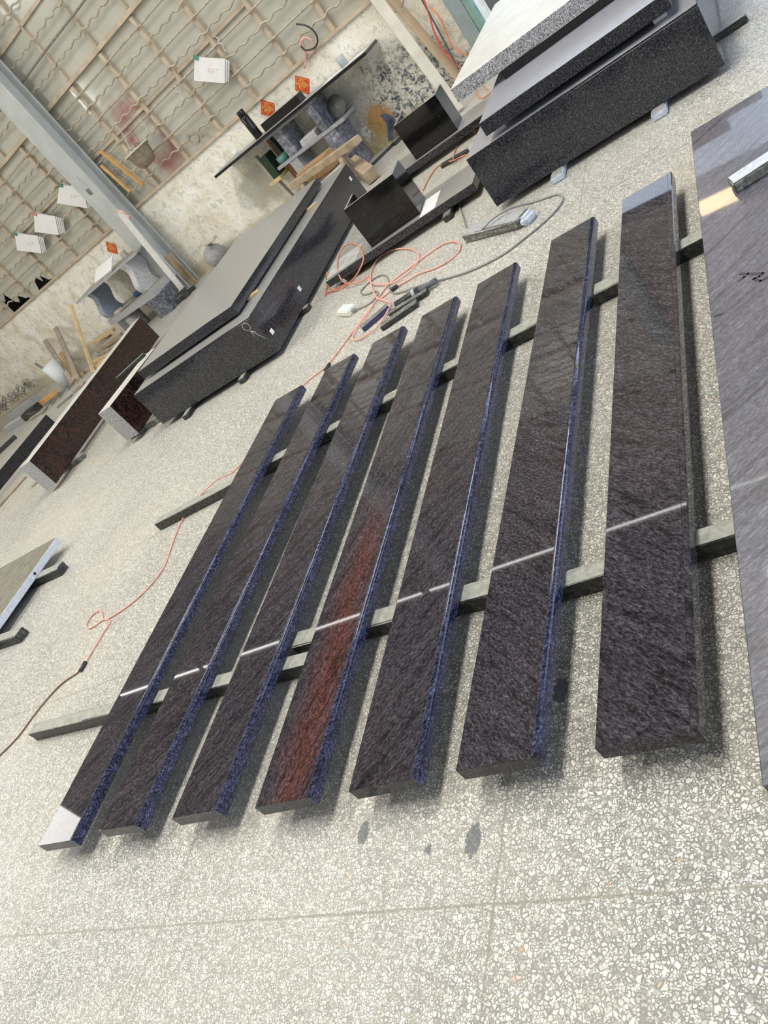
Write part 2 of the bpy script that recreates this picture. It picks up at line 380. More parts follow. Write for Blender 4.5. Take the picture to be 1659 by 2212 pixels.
# ---------------------------------------------------------------- room shell
o = link('floor', fin(boxbm(-14.2, 14, -7.2, 16, -.2, 0), 'floor'), floor_m); tag(o, kind='structure')
wbox('wall_back', -8.2, 5.0, -.30, 0, 0, 1.15, plas_wall, kind='structure', bev=0)
wbox('wall_back', -8.2, 5.0, -.30, 0, 4.25, 7.2, brown_m, kind='structure', bev=0)
wbox('wall_back', 9.0, 17., -.30, 0, 0, 7.2, brown_m, kind='structure', bev=0)
wbox('wall_back', 5.0, 9.0, -.30, 0, 2.2, 7.2, brown_m, kind='structure', bev=0)
wbox('wall_outside', -9.5, 9.2, -3.2, -3.0, 0, 1.3, ext_m, kind='structure', bev=0)
wbox('wall_outside', -8.2, -2.62, -1.2, -1.0, 0, 3.6, plain('dark_outbuilding', (.06, .05, .04), .9), kind='structure', bev=0)  # dark backing added to keep bright sky out of the broken panes
# left wall with a high window
o = link('wall_left', fin(boxbm(-14.4, -14.2, -7.2, 12, 0, 5.15), 'wall_left'), lime_m); tag(o, kind='structure')
o = link('wall_left', fin(boxbm(-14.4, -14.2, 5.3, 12, 5.15, 7.2), 'wall_left'), brown_m); tag(o, kind='structure')
o = link('window_3', fin(boxbm(-14.36, -14.26, -7.2, 5.3, 5.15, 6.9), 'window_3'), emis('left_window_daylight', (1, .98, .94), SIDEWIN)); tag(o, kind='structure')
o = link('window_4', fin(boxbm(-14.19, -14.17, 3.8, 4.7, 2.95, 3.5), 'window_4'), emis('small_window_daylight', (1, 1, 1), 14.0)); tag(o, kind='structure')
o = link('wall_front', fin(boxbm(-14.4, 8, -7.4, -7.2, 0, 7.2), 'wall_front'), lime_m); tag(o, kind='structure')
# roof with glowing strips, overhead one from plank shadows, left one added fill
def ceil(x0, x1, y0, y1):
    o = link('ceiling', fin(boxbm(x0, x1, y0, y1, 7.0, 7.1), 'ceiling'), ceil_m); tag(o, kind='structure')
ceil(-8.6, -7.0, -7.2, -.4); ceil(-2.4, -.9, -7.2, -.4); ceil(-14.4, -8.6, -7.2, 13); ceil(-7.0, -2.4, -7.2, 13); ceil(-.9, 6.0, -7.2, 13); ceil(-8.6, -7.0, 5.2, 13); ceil(-2.4, -.9, 8.3, 13)
for i, (x0, x1) in enumerate(((-8.6, -7.0), (-2.4, -.9))):
    o = link('ceiling_skylight', fin(boxbm(x0, x1, -.4, (5.2, 8.3)[i], 7.02, 7.08), 'ceiling_skylight'), emis('translucent_roof_%d' % i, (1, .968, .89), ROOF_GLOW * (1.0, 1.0)[i])); tag(o, kind='structure')
for i, y in enumerate((-4, -1, 2, 5.2, 8)):
    o = link('trim_%d' % (i + 1), fin(boxbm(-14.2, 6.0, y - .06, y + .06, 6.78, 7.0), 'trim'), plain('purlin_%d' % i, (.12, .10, .09), .7)); tag(o, kind='structure')
# eave gap of daylight high on the back wall is a row of batten lamps
for i in range(5):
    x0 = -13.6 + i * 2.45
    lm = empty('batten_lamp', (x0 + 1.15, 7.31, 5.0), 0, ('thin white batten lamp, %s in the row hanging under the roof' % ('leftmost', 'second from the left', 'middle one', 'second from the right', 'rightmost')[i]), 'lamp', 'batten lamps under the roof')
    link('lamp_tube', fin(tubebm([Vector((-1.15, 0, 0)), Vector((1.15, 0, 0))], .014, 8), 'lamp_tube'), emis('tube_light_%d' % i, (1, .97, .92), 9.0), lm)
    hsg = link('housing', fin(boxbm(-1.17, 1.17, -.02, .02, .014, .045), 'housing'), steel_m, lm)
    for s in (-1, 1): link('hanger', fin(tubebm([Vector((s*1.0, 0, .045)), Vector((s*1.0, 0, 1.98))], .004, 6), 'hanger'), blackc_m, hsg)
# ---------------------------------------------------------------- barred windows on the back wall
ZS = [(1.34, 'c'), (1.50, 's'), (1.655, 'c'), (1.82, 's'), (1.98, 'c'), (2.15, 's'), (2.305, 'c'), (2.465, 's'), (2.84, 'c'), (3.0, 'g'), (3.165, 'c'), (3.5, 'c'), (3.66, 's'), (3.82, 'c'), (3.98, 's')]
def rodpts(u0, u1, z, kind, off, ph):
    n = max(2, int((u1 - u0) / .02)) if kind == 'c' else max(2, int((u1-u0)/.2)); out = []
    for i in range(n + 1):
        u = u0 + (u1 - u0) * i / n
        dz = .013 * math.sin(2*PI*(u / .20) + ph) if kind == 'c' else .003 * math.sin(u * 5 + ph)
        out.append(WP(u, off + .004 * math.sin(u * 9 + ph), z + dz))
    return out
def window(idx, u0, u1, mulls, tops):
    wn = empty('window_%d' % idx, WP((u0+u1)/2, 0, 1.15), TH, kind='structure')
    wbox('window_sill', u0, u1, -.12, .035, 1.15, 1.185, frame_m, wn)
    wbox('frame_top', u0, u1, -.10, -.02, 4.18, 4.25, frame_m, wn)
    for z0, z1 in ((2.595, 2.645), (3.33, 3.37)): wbox('transom', u0, u1, -.09, .005 if z0 < 3 else -.03, z0, z1, frame_m, wn)
    for uu in mulls: wbox('mullion', uu - .028, uu + .028, -.09, -.015, 1.185, 2.585, frame_m, wn)
    for uu in tops: wbox('glazing_bar', uu - .014, uu + .014, -.09, -.03, 2.655, 4.18, frame_m, wn)
    ed = [u0] + mulls + [u1]
    for a, b in zip(ed, ed[1:]):
        z0 = 1.185
        # cracked or short panes leave slits of daylight
        gap = .022 if abs(b + 2.54) < .05 else 0
        if idx == 1 and b == u1: pass
        if -4.1 < a < -2.6:
            w_ = b - a
            pf = [(0, .28), (.10*w_/.75, .20), (.22, .30), (.30, .10), (.38, .06), (.45, .16), (.58, .04), (w_, .02)] if a < -3.5 else [(0, .0), (.22, .0), (.30, .13), (.40, .17), (.46, .06), (.50, .16), (.60, .02), (w_ - gap, .0)]
            prism('pane', pf + [(w_ - gap, 1.415), (0, 1.415)], .008, pane_m, wallM(a, -.075, 1.185), wn)
        else: wbox('pane', a, b - gap if gap else b, -.075, -.067, z0, 2.6, pane_s if (a > .3 and b < 1.2) else pane_m, wn, bev=0)
        if gap: wbox('pane', b - gap, b, -.075, -.067, z0, 1.50, pane_m, wn, bev=0); wbox('pane', b - gap, b, -.075, -.067, 1.86, 2.6, pane_m, wn, bev=0)
        if -3.3 < b < 3.2 and a > -2.6: wbox('sash_rail', a + .03, b - .03, -.085, -.03, 1.885, 1.925, frame_m, wn)
    wbox('pane', u0, u1, -.078, -.07, 2.6, 4.2, pane_m, wn, bev=0)
    for i, (z, kd) in enumerate(ZS):
        bm = tubebm(rodpts(u0, u1, z, kd, .012, i * 1.7 + idx), .0115 if kd != 'g' else .013, 6)
        o = link('security_bar', fin(bm, 'security_bar'), barg_m if kd == 'g' else bar_m); kid(o, wn)
    for j, (uu, a) in enumerate(((u0 + .15, 0), (u1 - .2, 1))):
        pass
    return wn
window(1, -8.2, -.30, [-7.6, -6.9, -6.2, -5.5, -4.8, -4.05, -3.30, -2.54, -1.79, -1.03], [-7.2, -5.9, -4.6, -3.3, -2.4, -1.4])
window(2, -.30, 5.0, [.405, 1.085, 1.76, 2.42, 3.04, 3.68, 4.35], [.42, 1.115, 1.79, 2.45, 3.1, 3.8, 4.4])
# ---------------------------------------------------------------- steel column
col = empty('steel_column', WP(-.245, .19, 0), TH, 'tall grey painted steel column standing against the barred window wall', 'column')
link('web', fin(boxbm(-.012, .012, -.10, .10, 0, 7.0), 'web'), steel_m, col)
link('front_flange', fin(boxbm(-.165, .165, -.125, -.10, 0, 7.0, .003), 'flange'), steel_m, col)
link('back_flange', fin(boxbm(-.165, .165, .10, .125, 0, 7.0, .003), 'flange'), steel_m, col)
link('side_plate', fin(boxbm(.045, .06, -.10, .10, 0, 7.0, .002), 'side_plate'), steel_m, col)
link('paint_patch', fin(boxbm(-.03, .03, -.131, -.1255, 1.62, 1.70), 'paint_patch'), plain('patch_dark', (.14, .15, .15), .6), col)
link('paint_patch', fin(boxbm(-.06, .03, -.131, -.1255, 1.78, 1.88), 'paint_patch'), plain('patch_light', (.46, .48, .46), .6), col)
# ---------------------------------------------------------------- the seven planks
PL = [(-2.9614, .9453, -.0067, 2.6771, .2198), (-2.5974, .9604, -.0189, 2.6817, .2167), (-2.2005, .9552, -.0007, 2.6727, .2138), (-1.8184, .9414, .0159, 2.67, .2148), (-1.4655, .9409, .0203, 2.6646, .2187), (-1.1313, .9447, -.0056, 2.6723, .2179), (-.776, .9373, -.0042, 2.6755, .2202)]
ZT = .0985; ZB = .0575
PLAB = ['dark polished stone plank with blue edge, leftmost of the seven',
 'dark polished stone plank with blue edge, second from the left of the seven',
 'dark polished stone plank with blue edge, just left of the rusty-veined plank',
 'dark polished stone plank with a rusty red vein on its near half',
 'dark polished stone plank with blue edge just right of the rusty-veined plank',
 'dark polished stone plank with blue edge, second from the right of the seven',
 'widest-looking dark polished plank without blue edge, nearest to the large grey slab']
for i, (x, y, th, L, wd) in enumerate(PL):
    a = Vector((math.cos(th), math.sin(th), 0)); b = Vector((-math.sin(th), math.cos(th), 0)); H = ZT - ZB
    t = empty('stone_plank', Vector((x, y, ZB)) + a * wd/2 + b * L/2, th, PLAB[i], 'stone plank', 'polished planks laid out on the floor bars')
    ew = .016
    bm = bmesh.new(); boxbm(-wd/2, wd/2 - ew, -L/2, L/2, 0, H, .0015, bm=bm)
    for f in bm.faces:
        c = f.calc_center_median()
        if abs(c.y) > L/2 - .002 and i < 6: f.material_index = 1
    link('slab_body', fin(bm, 'slab_body'), [plank_m[i], end_m], t)
    # right long edge, polished and rounded over
    if i < 6: prof = [(wd/2 - ew, 0), (wd/2 - .003, 0), (wd/2, .004), (wd/2, H - .013)] + [(wd/2 - .013 + .013*math.cos(q), H - .013 + .013*math.sin(q)) for q in (.4, .8, 1.2, PI/2)] + [(wd/2 - ew, H)]
    else: prof = [(wd/2 - ew, 0), (wd/2 - .002, 0), (wd/2, .002), (wd/2, H - .003), (wd/2 - .003, H), (wd/2 - ew, H)]
    bm = bmesh.new(); r0 = [bm.verts.new((px, -L/2, pz)) for px, pz in prof]; r1 = [bm.verts.new((px, L/2, pz)) for px, pz in prof]
    for k in range(len(prof)):
        j = (k + 1) % len(prof); f = bm.faces.new((r0[k], r0[j], r1[j], r1[k])); f.smooth = 4 <= k <= 7 and i < 6
    bm.faces.new(r0[::-1]); bm.faces.new(r1); bmesh.ops.recalc_face_normals(bm, faces=bm.faces[:])
    e = link('polished_edge', fin(bm, 'polished_edge'), edge_m if i < 6 else plank_m[6], t)
    if i < 6: e['label'] = 'blue polished rounded long edge'
# large grey slab on the right
t = empty('stone_slab', (.02, 2.36, ZB), .0, 'large dusty blue-grey stone slab cut off by the right side of the photo', 'stone slab')
link('slab_body', fin(boxbm(-.47, .85, -1.555, 1.555, 0, .041, .002), 'slab_body'), big_m, t)
# dark smudges and writing left on its surface
for k, line in enumerate(([(-0.347,2.533,0.099),(-0.323,2.510,0.099),(-0.338,2.501,0.099),(-0.357,2.494,0.099)], [(-0.316,2.499,0.099),(-0.283,2.473,0.099),(-0.295,2.464,0.099),(-0.312,2.466,0.099),(-0.295,2.436,0.099),(-0.272,2.436,0.099)], [(-0.436,2.359,0.099),(-0.416,2.352,0.099)])):
    bm = bmesh.new()
    for a_, b_ in zip(line, line[1:]):
        a_, b_ = Vector(a_), Vector(b_); d_ = (b_ - a_).normalized(); n_ = Vector((-d_.y, d_.x, 0)) * .006
        bm.faces.new([bm.verts.new(v_ + Vector((0, 0, .0002))) for v_ in (a_ - n_ - d_*.003, b_ - n_*.7 + d_*.003, b_ + n_*.7 + d_*.003, a_ + n_ - d_*.003)])
    bmesh.ops.recalc_face_normals(bm, faces=bm.faces[:])
    kid(link('wet_mark', fin(bm, 'wet_mark'), plain('wet_mark_%d' % k, (.03, .03, .04), .3)), t)
block('stone_bar', -.312, 3.085, .22, .60, .085, ZT + .0005, .04, [offc_m, white_st], 'pale bluish stone bar lying on the large grey slab', 'stone bar', top=1, bev=.006, seg=2, jag=0)
# ---------------------------------------------------------------- bars carrying the planks
def bar(p, q, wd, h, label, mats=None, group='stone bars under the planks', z0=0., jag=.0015):
    p = Vector((p[0], p[1], 0)); q = Vector((q[0], q[1], 0)); d = q - p; L = d.length; th = math.atan2(d.y, d.x)
    o = link('stone_bar', fin(boxbm(0, L, -wd/2, wd/2, 0, h, .004, 1, jag=jag), 'stone_bar'), mats or [offd_m, offtop_m]); o.location = (p.x, p.y, z0); o.rotation_euler = (0, 0, th)
    return tag(o, label, 'stone bar', group)
bar((-3.735, 1.61), (-1.86, 1.505), .062, .055, 'long rough stone bar under the near ends of the left planks, poking out left')
bar((-1.985, 1.615), (-1.03, 1.555), .07, .055, 'rough stone bar whose rounded end shows between the third plank and the rusty-veined plank')
bar((-1.015, 1.50), (.55, 1.495), .058, .055, 'black-sided stone bar from under the rightmost plank to the large grey slab, near end')
bar((-3.72, 3.005), (-2.05, 3.03), .066, .055, 'rough dark stone bar under the far ends of the left planks, poking out left')
bar((-2.02, 3.035), (-.93, 3.03), .07, .055, 'stone bar under the far ends of the middle planks')
bar((-.90, 3.03), (.55, 3.01), .08, .055, 'black-sided stone bar from under the rightmost plank to the large grey slab, far end')
# ---------------------------------------------------------------- stack A (centre left)
g = 'box shaped stone stacks'
t = empty('granite_box', (-4.06, 5.92, .04), .011, 'large black granite box with chalk circle and white stickers, centre left', 'granite block', g)
W_, L_ = 1.313, 2.706
sp_ = link('side_panel', fin(boxbm(-W_/2, W_/2, -L_/2, L_/2, 0, .30, .002), 'side_panel'), black_m, t)
link('top_rim', fin(boxbm(-W_/2, W_/2, -L_/2, L_/2, .3005, .312, .002, 1), 'top_rim'), [black_m, honed_m], t)
bm = bmesh.new(); cx, cz = W_/2 - .075, .265
tubebm([Vector((cx + .028*math.cos(q*PI/10), -L_/2 - .001, cz + .030*math.sin(q*PI/10))) for q in range(21)], .0012, 5, bm)
link('chalk_circle', fin(bm, 'chalk_circle'), chalk_m, sp_)
bm = bmesh.new()
for p_, q_ in (((cx + .005, .225), (cx + .055, .13)), ((cx + .005, .225), (cx + .0, .18)), ((cx + .005, .225), (cx + .035, .20))):
    tubebm([Vector((p_[0], -L_/2 - .001, p_[1])), Vector((q_[0], -L_/2 - .001, q_[1]))], .0012, 5, bm)
link('chalk_arrow', fin(bm, 'chalk_arrow'), chalk_m, sp_)
for yy, zz in ((-L_/2 + .085, .118), (-L_/2 + .72, .10), (L_/2 - .12, .2)):
    link('sticker', fin(boxbm(W_/2, W_/2 + .001, yy - .022, yy + .022, zz - .018, zz + .018), 'sticker'), paper_m, sp_)
link('seam', fin(boxbm(W_/2, W_/2 + .0005, -L_/2 + .149, -L_/2 + .1515, 0, .312), 'seam'), plain('glue_seam', (.12, .12, .13), .5), sp_)
block('granite_slab', -4.653, 4.72, .022, 1.09, 2.294, .37, .073, [black_m, honed_m], 'black granite slab with dull grey top lying on the chalk-marked box', 'granite slab', 'slabs lying on the stacks', top=1)
for k, ((x, y), lb) in enumerate((((-3.60, 4.98), 'small wooden spacer between slab and box nearest the chalk circle'), ((-3.575, 6.45), 'small wooden spacer between slab and box towards the wall'), ((-4.6, 5.0), 'small wooden spacer under the slab near its hidden left edge'))):
    block('wooden_spacer', x, y, .3, .10, .045, .3525, .017, woodp_m, lb, 'wood spacer', 'wooden spacers')
for (x, y, ln, lb) in ((-4.42, 4.47, .8, 'stone bar sticking out under the front left of the chalk-marked box'), (-3.80, 4.50, .8, 'stone bar sticking out under the front of the chalk-marked box near its right corner')):
    block('stone_bar', x, y, 0, .07, ln, 0, .039, [offd_m, offtop_m], lb, 'stone bar', 'stone bars under the stacks', top=1, bev=.006)
block('stone_bar', -3.95, 5.13, 0, .60, .07, 0, .039, [offd_m, offtop_m], 'stone bar poking out under the right side of the chalk-marked box', 'stone bar', 'stone bars under the stacks', top=1, bev=.006)
# ---------------------------------------------------------------- stack B (top right)
t = empty('granite_box', (-.92, 5.75, .04), -.018, 'large black granite box at the top right carrying a pile of slabs', 'granite block', g)
link('side_panel', fin(boxbm(-.669, .669, -1.06, 1.06, 0, .31, .002), 'side_panel'), black_m, t)
link('top_rim', fin(boxbm(-.669, .669, -1.06, 1.06, .3105, .322, .002, 1), 'top_rim'), [black_m, honed_sky], t)
block('granite_slab', -1.445, 4.719, 0, 1.075, 1.9, .40, .079, [black_m, honed_sky], 'black granite slab with bluish top under the pale slab, top right', 'granite slab', 'slabs lying on the stacks', top=1)
for (x, y, lb) in ((-1.42, 4.80, 'small pale spacer under the left end of the bluish-topped slab'), (-.48, 4.80, 'small pale spacer under the right end of the bluish-topped slab'), (-.9, 6.2, 'small pale spacer under the back of the bluish-topped slab')):
    block('wooden_spacer', x, y, .1, .07, .05, .3625, .037, plain('pale_spacer%.1f' % x, (.6, .6, .58), .6), lb, 'wood spacer', 'wooden spacers')
block('granite_slab', -1.352, 5.30, 0, .98, 1.3, .4795, .052, jet_m, 'thin jet black slab directly under the pale-topped slab', 'granite slab', 'slabs lying on the stacks')
block('granite_slab', -1.66, 5.315, -.015, 1.45, 1.95, .5315, .088, [salt_m, pale_m], 'grey speckled granite slab with cream sawn top, uppermost at the top right', 'granite slab', 'slabs lying on the stacks', top=1, bev=.001)
for (x, y, lb) in ((-1.25, 4.60, 'bluish stone bar end poking out under the front of the top right box, left one'), (-.66, 4.60, 'bluish stone bar end poking out under the front of the top right box, right one')):
    block('stone_bar', x, y, 0, .08, .5, 0, .039, [white_st, offtop_m], lb, 'stone bar', 'stone bars under the stacks', top=1, bev=.008, seg=2)
block('stone_bar', -.60, 5.20, .05, .48, .06, 0, .039, [offd_m, offtop_m], 'dark stone bar poking out right of the top right box', 'stone bar', 'stone bars under the stacks', top=1, bev=.008, seg=2)
# ---------------------------------------------------------------- low bars with open granite boxes
def openbox(x, y, th, label, z0=.1005):
    a = Vector((math.cos(th), math.sin(th), 0)); b = Vector((-math.sin(th), math.cos(th), 0)); wd, ln, h, k = .425, .29, .32, .022
    t = empty('granite_box', Vector((x, y, z0)) + a*wd/2 + b*ln/2, th, label, 'granite box', 'open backed black granite boxes')
    link('front_panel', fin(boxbm(-wd/2, wd/2, -ln/2, -ln/2 + k, 0, h, .001, 1), 'front_panel'), [jet_m, honed_m], t)
    for s in (-1, 1):
        x0 = s * (wd/2 - k) if s > 0 else -wd/2
        link('side_panel', fin(boxbm(x0, x0 + k, -ln/2 + k, ln/2, 0, h, .001, 1), 'side_panel'), [jet_m, honed_m], t)
    return t
openbox(-2.696, 5.262, .091, 'open black granite box beside the coiled orange cord, nearer of the two')
openbox(-2.686, 6.835, .034, 'open black granite box nearer to the wall')
block('granite_beam', -3.13, 5.20, .01, 1.30, .47, .045, .055, [black_m, honed_m], 'low black granite slab under the nearer open box', 'granite slab', 'low slabs under the open boxes', top=1, bev=.004)
block('granite_beam', -3.02, 6.775, .0, 1.25, .47, .045, .055, [black_m, honed_m], 'low black granite slab under the open box nearer to the wall', 'granite slab', 'low slabs under the open boxes', top=1, bev=.004)
for x, y, lb in ((-2.95, 5.24, 'stone bar under the left end of the nearer low slab'), (-2.10, 5.13, 'stone bar poking out under the right part of the nearer low slab'), (-2.9, 6.85, 'stone bar under the left end of the farther low slab'), (-2.0, 6.85, 'stone bar under the right end of the farther low slab')):
    block('stone_bar', x, y, .1, .07, .35, 0, .044, [offd_m, offc_m], lb, 'stone bar', 'stone bars under the stacks', top=1, bev=.006)
# sheet of paper under the nearer open box, film on the slab
PA = [(-2.323,5.662,0.101), (-2.139,5.205,0.101), (-2.264,5.258,0.101)]
block('paper_sheet', -2.262, 5.225, .05, .125, .30, .1005, .0015, paper_m, 'white printed sheet lying on the low slab beside the nearer open box', 'paper', bev=0)
t = block('plastic_film', -3.12, 5.215, .1, .28, .30, .1008, .002, film_m, 'crumpled clear film on the left end of the nearer low slab', 'plastic film', jag=.004, bev=0)
# ---------------------------------------------------------------- red granite slabs standing on edge, left
block('granite_slab', -6.532, 4.697, .105, .152, 2.75, .05, .304, [red_m, pale_m, greyst_m], 'long dark granite slab with reddish veins standing on edge, left', 'granite slab', 'red veined slabs on edge', top=1)
block('granite_slab', -5.253, 4.669, -.03, .172, .85, .05, .312, [red_m, pale_m, greyst_m], 'short reddish-veined slab on edge touching the chalk-marked box', 'granite slab', 'red veined slabs on edge', top=1)
for nm in ('granite_slab',):
    pass
for o in list(C.objects):
    if o.type == 'MESH' and len(o.data.materials) == 3 and o.data.materials[2] == greyst_m:
        ymin = min(v.co.y for v in o.data.vertices)
        for f in o.data.polygons:
            if f.center.y < ymin + .002: f.material_index = 2
        o.data.materials[2] = salt_m if o.location.x > -6 else greyst_m
block('stone_bar', -6.62, 5.02, .1, .34, .07, 0, .049, [offc_m, offtop_m], 'small stone bar under the middle of the long reddish slab', 'stone bar', 'stone bars under the stacks', top=1, bev=.006)
block('stone_bar', -6.75, 6.6, .1, .4, .07, 0, .049, [offc_m, offtop_m], 'small stone bar under the far end of the long reddish slab', 'stone bar', 'stone bars under the stacks', top=1, bev=.006)
block('stone_bar', -5.33, 4.78, .0, .45, .07, 0, .049, [offc_m, offtop_m], 'small stone bar under the short reddish slab', 'stone bar', 'stone bars under the stacks', top=1, bev=.006)
block('stone_bar', -5.42, 5.25, .6, .34, .05, .3625, .03, [offd_m, offtop_m], 'narrow grey stone bar resting on top of the short reddish slab', 'stone bar', top=1, bev=.008, seg=2)
block('granite_slab', -8.43, 4.0, .02, .045, 2.93, .05, .14, [navy_m, greyst_m], 'dark violet granite slab on edge behind the long reddish slab', 'granite slab', top=1)
block('stone_bar', -8.6, 6.3, .0, .4, .06, 0, .049, [offc_m, offtop_m], 'stone bar under the far end of the dark violet slab', 'stone bar', 'stone bars under the stacks', top=1, bev=.006)
block('stone_bar', -8.6, 4.6, .0, .4, .06, 0, .049, [offc_m, offtop_m], 'stone bar under the near end of the dark violet slab', 'stone bar', 'stone bars under the stacks', top=1, bev=.006)
# slab at the left border
t = empty('granite_slab', (-5.62, 2.4, .06), -.02, 'dusty polished slab with white side and a drill hole, cut by the left border', 'granite slab')
link('slab_body', fin(boxbm(-.5, .5, -1.03, 1.03, 0, .05, .002, 1), 'slab_body'), [white_st, stone('dull_polish', (.16, .155, .12), (.21, .205, .165), (.26, .25, .20), .12, 12, spec=.8)], t)
bm = bmesh.new(); lathebm([(.0001, 0), (.011, 0), (.011, .0012), (.0001, .0012)], 16, bm); hz = link('drill_hole', fin(bm, 'drill_hole'), blackc_m, t); hz.rotation_euler = (0, PI/2, 0); hz.location = (.4995, .70, .026)
bar((-5.9, 3.16), (-4.83, 3.08), .075, .059, 'rounded dark stone bar under the far end of the slab at the left border', group='bars under the left border slab', jag=.004)
bar((-5.9, 2.62), (-4.76, 2.50), .075, .059, 'rounded dark stone bar under the near part of the slab at the left border', group='bars under the left border slab', jag=.004)
# ---------------------------------------------------------------- cords and cables on the floor
def onfloor(L, z=.006): return [(p[0], p[1], max(p[2], z)) for p in L]
cord = empty('extension_cord', (-3.792,2.322,0.000), 0, 'thin salmon cord winding over the floor left of the planks and under them', 'cord')
tube('cord_line', [(-3.690,2.007,0.006),(-3.686,2.087,0.006),(-3.683,2.196,0.006),(-3.673,2.257,0.006),(-3.711,2.294,0.006),(-3.779,2.316,0.006),(-3.832,2.295,0.006),(-3.900,2.297,0.006),(-3.953,2.339,0.006),(-3.963,2.395,0.006),(-3.921,2.421,0.006),(-3.866,2.403,0.006),(-3.800,2.342,0.006),(-3.771,2.317,0.006),(-3.678,2.312,0.006),(-3.531,2.363,0.006),(-3.436,2.458,0.006),(-3.409,2.566,0.006),(-3.455,2.729,0.006),(-3.498,2.893,0.006),(-3.502,3.055,0.006)] + [(-3.488,3.078,0.008),(-3.400,3.057,0.030),(-3.293,3.026,0.066),(-3.247,3.065,0.066),(-3.200,3.087,0.066),(-3.234,3.165,0.030),(-3.194,3.219,0.008),(-3.058,3.379,0.007),(-2.926,3.787,0.007),(-2.854,3.880,0.007),(-2.744,3.916,0.007)], .0042, pink_m, cord)
tube('cord_line', [(-4.135,1.510,0.005),(-4.049,1.556,0.005),(-3.965,1.645,0.005),(-3.916,1.794,0.005),(-3.832,1.912,0.005),(-3.721,1.954,0.005),(-3.699,1.982,0.005)], .0042, brownc_m, cord)
tube('connector', [(-3.683,1.955,0.009),(-3.681,2.011,0.009)], .011, blackc_m, cord, smooth=2)
b1 = empty('coiled_cord', (-2.495,4.670,0.000), 0, 'salmon cord in big loops between the low slab and the planks', 'cord')
tube('cord_line', [(-2.725,3.930,0.008),(-2.667,4.076,0.008),(-2.606,4.236,0.008),(-2.556,4.378,0.008),(-2.502,4.517,0.008),(-2.459,4.635,0.008),(-2.409,4.665,0.008),(-2.333,4.692,0.008),(-2.218,4.727,0.008),(-2.061,4.757,0.008),(-1.961,4.703,0.008),(-1.880,4.589,0.008),(-1.860,4.467,0.008),(-1.937,4.416,0.008),(-2.044,4.441,0.008),(-2.164,4.504,0.008),(-2.255,4.508,0.008),(-2.362,4.518,0.008),(-2.479,4.478,0.008)], .0052, pink_m, b1)
tube('cord_line', [(-2.495,4.504,0.012),(-2.624,4.775,0.012),(-2.719,5.061,0.012),(-2.721,5.267,0.012),(-2.591,5.261,0.012),(-2.399,5.081,0.012),(-2.262,4.873,0.012),(-2.223,4.713,0.012),(-2.282,4.622,0.012),(-2.392,4.611,0.012),(-2.569,4.753,0.012),(-2.674,4.899,0.012),(-2.733,5.022,0.012)], .0052, pink_m, b1)
tube('cord_line', [(-2.717,4.994,0.020),(-2.783,5.000,0.020),(-2.904,5.063,0.030),(-2.982,5.145,0.060),(-3.032,5.290,0.108),(-3.135,5.608,0.108),(-3.112,5.736,0.108),(-2.977,5.618,0.108),(-2.823,5.354,0.108),(-2.729,5.129,0.108),(-2.740,5.022,0.090),(-2.924,5.172,0.012),(-3.012,5.155,0.008),(-3.122,5.206,0.008),(-3.225,5.361,0.030),(-3.149,5.302,0.108),(-3.144,5.354,0.108)], .0052, orange_m, b1)
tube('cord_line', [(-2.973,5.162,0.014),(-3.103,5.203,0.012),(-3.221,5.259,0.008),(-3.231,5.234,0.008),(-3.261,5.381,0.008),(-3.235,5.365,0.020)], .0052, orange_m, b1)
tube('cord_line', [(-2.493,4.501,0.013),(-2.360,4.339,0.013),(-2.319,4.257,0.013),(-2.345,4.085,0.013),(-2.407,4.031,0.013),(-2.510,4.035,0.013),(-2.570,4.104,0.013),(-2.581,4.208,0.013),(-2.537,4.333,0.013),(-2.507,4.456,0.013)], .0052, pink_m, b1)
tube('connector', [(-2.375,4.495,0.016),(-2.329,4.503,0.016)], .013, blackc_m, b1, smooth=2)
tube('connector', [(-2.714,3.868,0.012),(-2.696,3.923,0.012)], .011, blackc_m, b1, smooth=2)
tube('tape_wrap', [(-2.965,5.135,0.060),(-2.936,5.105,0.040)], .009, greyc_m, b1, smooth=2)
cb = empty('grey_cable', (-1.473,4.133,0.000), 0, 'grey power cable from the low slab over the loose stone bar to the white adapter', 'cable')
tube('cable_line', [(-2.056,5.444,0.007),(-2.013,5.280,0.007),(-1.925,4.992,0.007),(-1.839,4.710,0.007),(-1.753,4.566,0.012),(-1.635,4.418,0.065),(-1.575,4.435,0.075),(-1.487,4.455,0.070),(-1.431,4.482,0.045),(-1.385,4.532,0.008),(-1.273,4.464,0.007),(-1.200,4.412,0.007),(-1.161,4.310,0.007),(-1.185,4.226,0.007),(-1.254,4.150,0.007),(-1.362,4.092,0.007),(-1.496,4.041,0.007),(-1.687,4.074,0.007),(-1.858,4.156,0.007),(-1.971,4.217,0.012),(-2.119,4.283,0.020),(-2.257,4.372,0.008),(-2.360,4.455,0.007),(-2.430,4.597,0.007),(-2.470,4.726,0.007),(-2.538,4.856,0.007),(-2.610,4.921,0.007),(-2.695,4.916,0.007),(-2.746,4.838,0.007),(-2.665,4.724,0.007),(-2.559,4.666,0.007),(-2.520,4.576,0.007),(-2.562,4.522,0.007),(-2.645,4.529,0.010),(-2.703,4.549,0.020)], .0055, greyc_m, cb)
ad = empty('power_adapter', (-2.775, 4.60, 0), -.72, 'small white power adapter box on the floor', 'adapter')
case_ = link('case', fin(boxbm(-.095, .085, -.04, .04, 0, .042, .006, seg=2), 'case'), plas_m, ad)
link('label_plate', fin(boxbm(-.06, .03, -.025, .025, .042, .0426), 'label_plate'), plain('pale_label', (.55, .68, .70), .6), case_)
